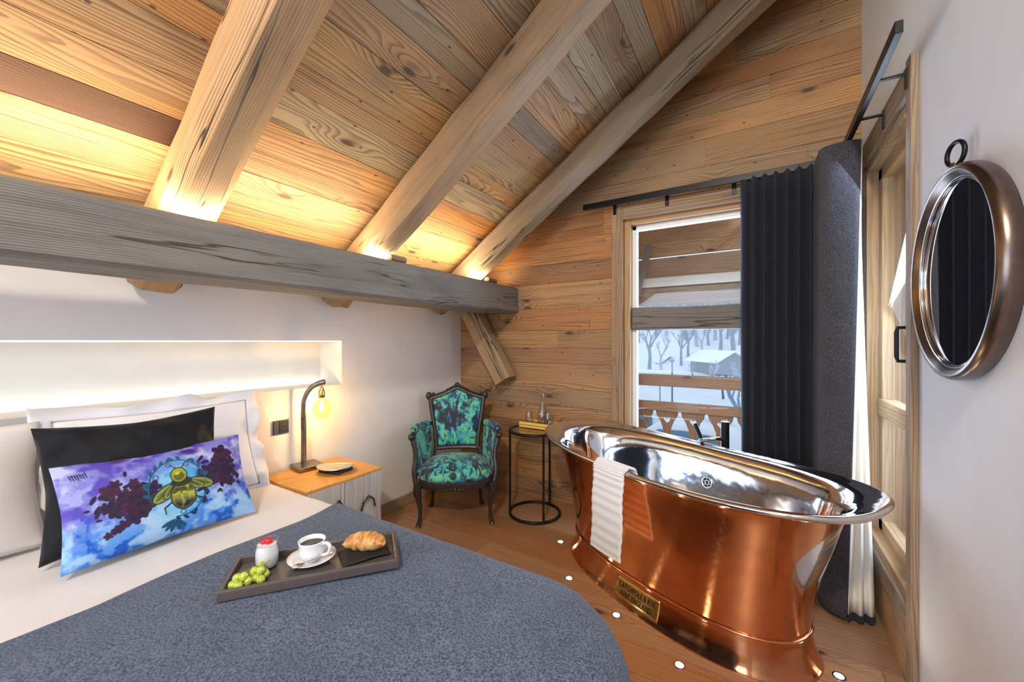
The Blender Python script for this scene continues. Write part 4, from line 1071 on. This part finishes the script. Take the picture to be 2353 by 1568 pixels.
    for k in range(26):
        a0_ = R(20+k*14); a1_ = a0_+R(14)
        if 200 < (20+k*14) % 360 < 250: continue
        stroke((.14+.50*math.cos(a0_), .0+.62*math.sin(a0_)), (.14+.50*math.cos(a1_), .0+.62*math.sin(a1_)), .013, .013, TE)
        q = R(20+k*14+rr_.choice([-70, 70])); leafs(.14+.50*math.cos(a0_), .62*math.sin(a0_), .12, a0_+rr_.choice([-.9, .7]), TE if math.sin(a0_) > -.2 else C(12, 40, 90), .3)
        if k % 3 == 0:
            qx, qy = .14+.42*math.cos(a0_), .54*math.sin(a0_); d = np.hypot(X-qx, Y-qy); col = blend(col, ss(.014, .004, abs(d-.045)), TE)
    for an in (200, 225, 250, 285, 310): leafs(.02, -.66, .26, R(an), C(8, 80, 110), .2)
    # bee
    BK = C(34, 32, 30); 
    def ell(cx_, cy_, a, b, rot, c, soft=.04):
        nonlocal col
        dx, dy = X-cx_, Y-cy_; p = dx*math.cos(rot)+dy*math.sin(rot); q = -dx*math.sin(rot)+dy*math.cos(rot)
        col = blend(col, ss(1+soft, 1-soft, np.hypot(p/a, q/b)), c)
    bx_, by_ = .20, -.03
    for s_ in (-1, 1):
        w_a = R(-20) if s_ > 0 else R(215)
        for (da, L_, wd) in ((.0, .50, .135), (-.25*s_, .34, .085)):
            an = w_a+da; cx_, cy_ = bx_+s_*.10+math.cos(an)*L_*.5, by_+.10+math.sin(an)*L_*.5
            ell(cx_, cy_, L_*.52, wd, an, BK); ell(cx_, cy_, L_*.48, wd*.82, an, C(150, 158, 72)); 
            ell(cx_, cy_, L_*.40, wd*.3, an, C(100, 108, 45))
            for kk in (-.35, .1, .5): stroke((bx_+s_*.12, by_+.12), (cx_+math.cos(an+kk)*L_*.3, cy_+math.sin(an+kk)*L_*.3), .006, .004, BK)
    for s_ in (-1, 1):
        stroke((bx_+s_*.12, by_-.2), (bx_+s_*.34, by_-.34), .018, .014, BK); stroke((bx_+s_*.34, by_-.34), (bx_+s_*.33, by_-.48), .014, .008, BK)
        stroke((bx_+s_*.06, by_+.46), (bx_+s_*.16, by_+.56), .010, .006, BK)
    ell(bx_, by_-.18, .225, .285, 0, BK); ell(bx_, by_-.17, .205, .262, 0, C(150, 150, 40))
    hair = fbm(X*30, Y*6, 5, 3)
    body_m = ss(1.0, .9, np.hypot((X-bx_)/.205, (Y-(by_-.17))/.262)); yy_ = Y-(by_-.17)+.03*(hair-.5)*4
    col = blend(col, body_m*ss(.04, .10, yy_)*ss(.20, .14, yy_), C(70, 72, 34)); col = blend(col, body_m*ss(-.04, -.10, yy_), C(96, 98, 74)); col = blend(col, body_m*ss(-.12, -.18, yy_), BK)
    col = blend(col, body_m*ss(.0, .05, yy_)*ss(.09, .04, yy_)*.8, C(206, 208, 60)); col = blend(col, body_m*ss(.56, .66, hair)*.35, C(215, 212, 90))
    ell(bx_-.0, by_+.13, .19, .10, 0, C(52, 48, 34)); ell(bx_-.02, by_+.29, .150, .175, 0, BK); ell(bx_-.02, by_+.29, .132, .155, 0, C(168, 172, 52)); ell(bx_-.02, by_+.26, .095, .10, 0, C(104, 100, 40)); ell(bx_-.04, by_+.33, .05, .035, .3, C(206, 208, 80))
    # small scribble in the upper left corner
    for k in range(7): stroke((-asp+.20+.035*k, .72+.03*rr_.random()), (-asp+.22+.035*k, .60+.05*rr_.random()), .012, .006, C(30, 24, 60))
    return lin(col)*.78
pillow('cushion', .54, .34, .11, M['print'], 'oblong printed cushion with a yellow bee among purple and blue flowers', (-1.845, .612), (-2.005, .925), .30, .865, cat='cushion', nu=340, paint=paint_bee, pinch=.055, wr=.003, group='cushions')
bee_c = bpy.context.scene.objects[-1] if False else None

# ------------------------------------------------------------------ breakfast tray
TA = math.atan2(.79, .61)
TZ = .628
t = thing('serving_tray', 'grey-brown rectangular wooden breakfast tray on the blanket', 'tray', (-1.20, .748, TZ-.004), TA)
mb = MB(); mb.seed(rnd); mb.box((-.2295, -.0855, 0), (.2295, .0855, .010), 0); mb.build('tray_base', M['tray'], t, bevel=.001)
mb = MB(); mb.seed(rnd)
ro = [(-.245, -.10), (.245, -.10), (.245, .10), (-.245, .10)]; ri = [(-.230, -.086), (.230, -.086), (.230, .086), (-.230, .086)]
rings = []
for (s0, z_) in (((ri), .0), ((ro), .0), ((ro), .018), (([(x*.995, y*.99) for x, y in ro]), .029), (([(x*1.01, y*1.02) for x, y in ri]), .029), ((ri), .010)):
    rings.append([Vector((x, y, z_)) for x, y in s0])
mb.loft(rings, True, False, False); mb.build('tray_rim', M['tray'], t, bevel=.003)
def onT(e1, e2, z): 
    return (-1.20+.61*e1-.79*e2, .748+.79*e1+.61*e2, TZ-.004+z)
# yoghurt jar
t = thing('yogurt_jar', 'glass jar of white yogurt topped with a red berry on the breakfast tray', 'jar', onT(-.150, .035, .0105))
mb = MB(); mb.lathe([(.0001, 0), (.026, 0), (.030, .004), (.034, .02), (.0345, .05), (.031, .064), (.0285, .070), (.030, .074), (.034, .078), (.034, .084), (.031, .084), (.0275, .074), (.0285, .066), (.032, .05), (.032, .02), (.027, .004), (.0001, .004)], n=40); mb.build('jar', M['jarglass'], t, smooth='auto')
mb = MB(); mb.lathe([(.0001, .005), (.0255, .005), (.0315, .02), (.0318, .05), (.0282, .066), (.027, .072), (.0001, .074)], n=40); mb.build('yogurt', M['yogurt'], t, smooth='auto')
mb = MB(); mb.ball((.002, .004, .082), .0135, 16, 10, (1, 1, .85)); mb.ball((-.010, -.006, .079), .009, 12, 8); mb.build('berry', M['berry'], t, smooth=True)
# cup and saucer
SC = onT(-.020, .020, .0105)
mb = MB(); mb.lathe([(.0001, .0), (.030, .0), (.035, .003), (.055, .010), (.071, .018), (.072, .020), (.055, .013), (.032, .006), (.0001, .005)], n=48)
tag(mb.build('saucer', M['white_china'], loc=SC, smooth=True), 'white china saucer under the coffee cup on the tray', 'saucer')
t = thing('coffee_cup', 'white china cup of black coffee in the middle of the tray', 'cup', (SC[0], SC[1], SC[2]+.0062), R(25))
mb = MB(); mb.lathe([(.0001, .0), (.021, .0), (.023, .003), (.033, .014), (.038, .03), (.040, .06), (.041, .064), (.0385, .064), (.036, .035), (.030, .014), (.018, .006), (.0001, .005)], n=48); mb.build('cup_body', M['white_china'], t, smooth=True)
mb = MB(); mb.tube(dense([(.037, 0, .052), (.050, 0, .057), (.061, 0, .050), (.062, 0, .036), (.052, 0, .022), (.035, 0, .017)], 6), .0042, 10, flat=1.5); mb.build('cup_handle', M['white_china'], t, smooth=True)
mb = MB(); mb.lathe([(.0001, .050), (.0375, .050)], n=40); mb.build('coffee', M['coffee'], t)
# teaspoon on the saucer
p0 = Vector(SC)
t = thing('teaspoon', 'small metal teaspoon lying on the saucer in front of the cup', 'spoon', (p0.x+.022, p0.y-.058, p0.z+.019), R(72))
mb = MB()
mb.grid(lambda a, b: Vector(((a*2-1)*.019, (b*2-1)*.0125*math.sqrt(max(0, 1-(a*2-1)**2))+0, -.005*(1-(a*2-1)**2)*(1-(b*2-1)**2)+.002)), 20, 12); mb.build('bowl', M['silver'], t, smooth=True, solid=.001)
mb = MB(); mb.tube(dense([(.018, 0, .002), (.035, 0, .005), (.07, 0, .003), (.098, 0, .002)], 5), .0022, 8, flat=1.6); mb.build('spoon_handle', M['silver'], t, smooth=True)
# napkin and croissant
mb = MB()
def nap(a, b): 
    x, y = (a-.5)*.15, (b-.5)*.105; return (x, y, .003+.010*fbm(a*3+2, b*3, 2, 3)*math.sin(PI*a)**.5)
mb.grid(nap, 24, 18); o = mb.build('napkin', M['napkin'], loc=onT(.140, .005, .0115), smooth=True, solid=.002); o.rotation_euler = (0, 0, TA+R(12))
tag(o, 'crumpled black napkin under the croissant', 'napkin')
mb = MB(); rings = []
for i in range(49):
    f = i/48; s_ = f*2-1; a_ = s_*1.05; cx_ = .068*math.sin(a_)*1.05; cy_ = -.020*(1-math.cos(a_))*2.2
    seg = abs(math.sin(f*PI*4.5)); r_ = (.0035+.0275*max(0, 1-abs(s_)**2.0)**.75)*(.88+.16*seg**.6)
    tn = Vector((math.cos(a_), -math.sin(a_)*.6, 0)).normalized(); nn = Vector((-tn.y, tn.x, 0))
    rings.append([Vector((cx_, cy_, 0)) + nn*r_*math.cos(2*PI*k/24)*1.05 + Vector((0, 0, r_*.85*math.sin(2*PI*k/24)+.024)) + tn*.005*math.sin(2*PI*k/24+.7) for k in range(24)])
mb.loft(rings); o = mb.build('croissant', M['croissant'], loc=onT(.145, .030, .016), smooth=True); o.rotation_euler = (0, 0, TA-R(28)); o.scale = (1.12, 1.12, 1.12); tag(o, 'golden baked croissant at the right end of the tray', 'croissant')
# grapes
t = thing('grape_bunch', 'small bunch of green grapes in the near left corner of the tray', 'grapes', onT(-.165, -.03, .0105), TA)
gl = [(-.052, -.030, .011), (-.036, -.038, .011), (-.034, -.014, .011), (-.016, -.024, .012), (-.018, -.002, .012), (.002, -.012, .012), (.004, .010, .012), (.018, -.028, .012), (.024, .000, .012), (-.026, -.024, .027), (-.004, -.006, .029), (.014, -.010, .030), (.010, .012, .031), (-.044, -.02, .024)]
me0 = None
for (x, y, z_) in gl:
    if me0 is None: mb = MB(); mb.ball((0, 0, 0), .0118, 18, 12, (1, 1, 1.1)); g0 = mb.build('grape', M['grape'], t, smooth=True); me0 = g0; g0.location = (x, y, z_)
    else:
        g1 = me0.copy(); COL.objects.link(g1); g1.parent = t; g1.location = (x, y, z_); g1.rotation_euler = (rnd.uniform(-.6, .6), rnd.uniform(-.6, .6), 0)
mb = MB(); mb.tube([(-.05, -.026, .022), (-.03, -.02, .034), (0, -.004, .040), (.02, .004, .038), (.034, .012, .046)], .0016, 6); mb.build('stem', M['stem'], t)

# ------------------------------------------------------------------ outside
GZ = -3.0
mb = MB()
def ground(a, b):
    x = -60+120*a; y = 3.6+100*b; h = GZ
    if y > 62: h += (y-62)*.55
    h += .35*(fbm(x*.15+20, y*.15, 0, 3)-.5)
    return (x, y, h)
mb.grid(ground, 60, 60); tag(mb.build('ground', M['snow'], smooth=True), kind='structure')
# balcony
mb = MB(); mb.seed(rnd)
for k in range(5): mb.seed(rnd); mb.box((-3.2, YB+.30+k*.16, -.16), (1.2, YB+.455+k*.16, -.12), 0)
tag(mb.build('balcony_floor', M['extwood']), 'wooden board floor of the balcony outside the window', 'balcony floor')
BYR = 4.0
t = thing('balcony_railing', 'wooden balcony railing with heart cut-outs outside the window', 'railing', (-.6, BYR, -.12))
mb = MB(); mb.seed(rnd, .5); mb.box((-2.2, -.03, 1.035), (1.6, .05, 1.145), 0); mb.build('handrail', M['extwood'], t, bevel=.006)
mb = MB(); mb.seed(rnd, .2); mb.box((-2.2, -.035, .80), (1.6, .025, .885), 0); mb.build('upper_rail', M['extwood'], t, bevel=.005)
mb = MB(); mb.seed(rnd, .2); mb.box((-2.2, -.035, .12), (1.6, .025, .21), 0); mb.build('lower_rail', M['extwood'], t, bevel=.005)
def heart(c, s_):
    return [(c[0]+s_*.0625*16*math.sin(a)**3, c[1]+s_*.0625*(13*math.cos(a)-5*math.cos(2*a)-2*math.cos(3*a)-math.cos(4*a))) for a in [2*PI*k/36 for k in range(36)]]
pit = .228; 
for k in range(-6, 6):
    xc = -.135 + k*pit
    hw = pit/2-.002; ol = [(-hw, .82), (-hw, .735)]
    side = [(hw-.012, .79), (hw-.018, .755), (hw-.05, .705), (hw-.074, .64), (hw-.080, .57), (hw-.078, .40), (hw-.06, .32), (hw-.0, .27), (hw, .14)]
    ol = [(-hw, .81)] + [(-x_, z_) for x_, z_ in side] + [(x_, z_) for x_, z_ in side[::-1]] + [(hw, .81)]
    shape2d('baluster_board', [ol, heart((0, .712), .030)], .022, M['extwood'], t, origin=(xc, .0, 0))
# eaves above the balcony
t = thing('roof_eave', 'wooden underside of the roof overhang seen through the top of the window', 'eave', (-.6, 4.3, 1.6))
mb = MB()
for k, (z0, z1, yy) in enumerate(((.62, .95, -.05), (.95, 1.25, -.05), (.40, .615, .02))):
    mb.seed(rnd, .2+.3*k); mb.box((-2.6, yy, z0), (2., yy+.05, z1), 0)
mb.seed(rnd); mb.box((-2.6, -.95, 1.25), (2., .4, 1.29), 0)
mb.build('eave_boards', M['soffit'], t, bevel=.004)
mb = MB(); mb.box((-2.6, -.12, .30), (2., .05, .395), 0); mb.build('gutter', M['paint_white'], t, bevel=.01)
mb = MB(); mb.seed(rnd, .8); mb.box((-2.6, -.10, .12), (2., .05, .29), 0); mb.build('fascia', M['trim'], t, bevel=.006)
mb = MB(); mb.seed(rnd, .3); mb.obox((-.36, -.3, .45), Vector((.25, 0, 1)).normalized(), Vector((1, 0, -.25)).normalized(), (0, 1, 0), .5, .05, .06); mb.build('strut', M['beam_grey'], t)
# chalet
def chalet(label, loc, s_, rz=0):
    t = thing('chalet', label, 'house', loc, rz, group='snowy chalets'); t.scale = (s_, s_, s_)
    mb = MB(); mb.box((-3, -2, 0), (3, 2, 2.1))
    mb.add([(3, -2, 2.1), (3, 2, 2.1), (3, 0, 3.3), (-3, -2, 2.1), (-3, 2, 2.1), (-3, 0, 3.3)], [(0, 1, 2), (5, 4, 3)], [[(0, 0)]*3]*2); mb.build('walls', M['chaletwall'], t)
    mb = MB()
    for sy in (-1, 1): mb.obox((0, sy*1.35, 2.62), (1, 0, 0), Vector((0, -sy*2.7, 1.5)).normalized(), Vector((0, sy*1.5, 2.7)).normalized(), 7.2, 3.05, .20)
    mb.build('snowy_roof', M['snow'], t, bevel=.08)
    mb = MB(); mb.box((3.0, -.45, 1.0), (3.05, .45, 2.0)); mb.build('window', M['carglass'], t)
    mb = MB(); mb.box((-1.8, -2.06, .2), (1.2, -2.0, 1.8)); mb.build('doorway', M['rubber'], t)
    return t
chalet('snow-roofed dark wooden chalet in the middle of the window view', (-4.6, 60, -3.3), 1.0, R(-50))
chalet('smaller snow-roofed chalet partly hidden at the right of the window view', (1.6, 66, -3.2), .9, R(-20))
chalet('low snow-roofed shed left of the main chalet', (-13.5, 66, -3.4), .75, R(-35))
# bare trees
def tree_mesh(seed, h=6., spread=.5, depth=4):
    r = random.Random(seed); mb = MB()
    def br(p, d, L_, rad, lv):
        q = p+d*L_; mid = p.lerp(q, .5)+Vector((r.uniform(-1, 1), r.uniform(-1, 1), 0))*L_*.05
        mb.tube([p, mid, q], [rad, rad*.82, rad*.62], 5 if lv < 2 else 3, cap=False)
        if lv >= depth: return
        for k in range(3 if lv < depth-1 else 4):
            nd = (d + Vector((r.uniform(-1, 1), r.uniform(-1, 1), r.uniform(-.2, .7)))*spread*1.3).normalized()
            br(p.lerp(q, r.uniform(.55, 1)), nd, L_*r.uniform(.55, .8), rad*.55, lv+1)
    br(Vector((0, 0, 0)), Vector((0, 0, 1)), h*.35, h*.030, 0); return mb
tm = [tree_mesh(s_, 6., .55).build('bare_tree', M['bark' if s_ != 2 else 'frost'], smooth=False) for s_ in (1, 2, 3)]
rt = random.Random(8); spots = []
for k in range(100):
    yy = 61+24*((k*.7549) % 1); xx = -19+21*((k*.5698+.05) % 1); 
    if any(math.hypot(xx-a, yy-b) < 4.6 for a, b in ((-4.6, 60), (1.6, 66), (-13.5, 66))) or any(math.hypot(xx-q[0], yy-q[1]) < 1.15 for q in spots): continue
    spots.append((xx, yy, 1.1+rt.random()*.7))
near = [(-.6, 20, .62), (.9, 17, .55), (-2.2, 34, .55), (-1.0, 30, .55), (.4, 32, .6), (1.6, 28, .55), (-3.5, 40, .55), (-5.6, 44, .5), (-.2, 24, .5), (-.1, 13.5, .33), (.35, 12.4, .35), (.0, 11.0, .3)]
wds = ['leftmost', 'left', 'centre', 'right', 'rightmost']
for k, (xx, yy, s_) in enumerate(spots+near):
    src = tm[k % 3]
    o = src if k < 3 else src.copy()
    if k >= 3: COL.objects.link(o)
    h = GZ + (max(0, yy-62)*.55)
    o.location = (xx, yy, h-.05); o.scale = (s_, s_, s_); o.rotation_euler = (0, 0, rt.uniform(0, 6.28))
    if k < len(spots): tag(o, 'bare winter tree on the snowy slope behind the chalets', 'tree', 'bare trees on the slope')
    elif k < len(spots)+9: tag(o, 'leafless tree in the snowy garden in front of the chalets', 'tree', 'bare trees in the garden')
    else: tag(o, 'leafless shrub just beyond the balcony railing', 'shrub', 'bare shrubs below the balcony')
# cars
def car(label, loc, rz):
    t = thing('car', label, 'car', loc, rz, group='parked white cars')
    mb = MB(); rings = []
    pr = [(-2.1, .45, .75), (-2.08, .35, .95), (-1.9, .32, 1.3), (-1.7, .32, 1.72), (-1.2, .3, 1.86), (.0, .3, 1.88), (.5, .3, 1.78), (1.0, .3, 1.35), (1.35, .3, 1.05), (1.9, .32, .92), (2.1, .4, .72)]
    for x, zb, zt in dense(pr, 3):
        w_ = .86 if abs(x) < 1.9 else .78
        ww = .70 if zt > 1.4 else .80
        rings.append([Vector((x, -w_, zb)), Vector((x, -w_, min(zt, 1.0))), Vector((x, -ww, zt-.04)), Vector((x, -ww+.1, zt)), Vector((x, ww-.1, zt)), Vector((x, ww, zt-.04)), Vector((x, w_, min(zt, 1.0))), Vector((x, w_, zb))])
    mb.loft(rings); mb.build('car_body', M['carpaint'], t, smooth='auto')
    for sy in (-1, 1):
        mb = MB(); P_ = [(-1.5, 1.08), (-1.45, 1.62), (-.4, 1.70), (.35, 1.66), (.85, 1.10)]
        vs = [(x, sy*(.865-(z-1.0)*.17), z) for x, z in P_]; mb.add(vs, [list(range(5)) if sy < 0 else list(range(5))[::-1]], [[(0, 0)]*5]); mb.build('side_window', M['carglass'], t, solid=.02)
        for wx in (-1.35, 1.3):
            mb = MB(); mb.tube([(wx, sy*.70, .33), (wx, sy*.88, .33)], .33, 24); mb.build('wheel', M['rubber'], t, smooth='auto')
    return t
car('white van seen through the railing cut-outs beside the road', (-2.15, 13.2, GZ+.02), R(176))
car('white van at the left edge of the window behind the railing', (-4.6, 15.5, GZ+.02), R(176))
t = thing('road_sign', 'triangular give-way road sign on a thin post in the snow', 'road sign', (-5.6, 28.0, GZ))
mb = MB(); mb.tube([(0, 0, 0), (0, 0, 1.9)], .03, 8); mb.build('post', M['bark'], t)
mb = MB(); mb.add([(-.38, -.04, 2.0), (.38, -.04, 2.0), (0, -.04, 1.35)], [(0, 2, 1)], [[(0, 0)]*3]); mb.build('sign_plate', M['signred'], t, solid=.02)
mb = MB(); mb.add([(-.24, -.065, 1.92), (.24, -.065, 1.92), (0, -.065, 1.5)], [(0, 2, 1)], [[(0, 0)]*3]); mb.build('sign_face', M['snow'], t.children[-1], solid=.01)
t = thing('lamp_post', 'slim dark post standing in the snow right of the road sign', 'post', (-4.65, 27.0, GZ))
mb = MB(); mb.tube([(0, 0, 0), (0, 0, 3.0)], .05, 8); mb.build('post', M['bark'], t)
mb = MB(); mb.box((-.12, -.12, 3.0), (.12, .12, 3.15)); mb.build('cap', M['bark'], t)
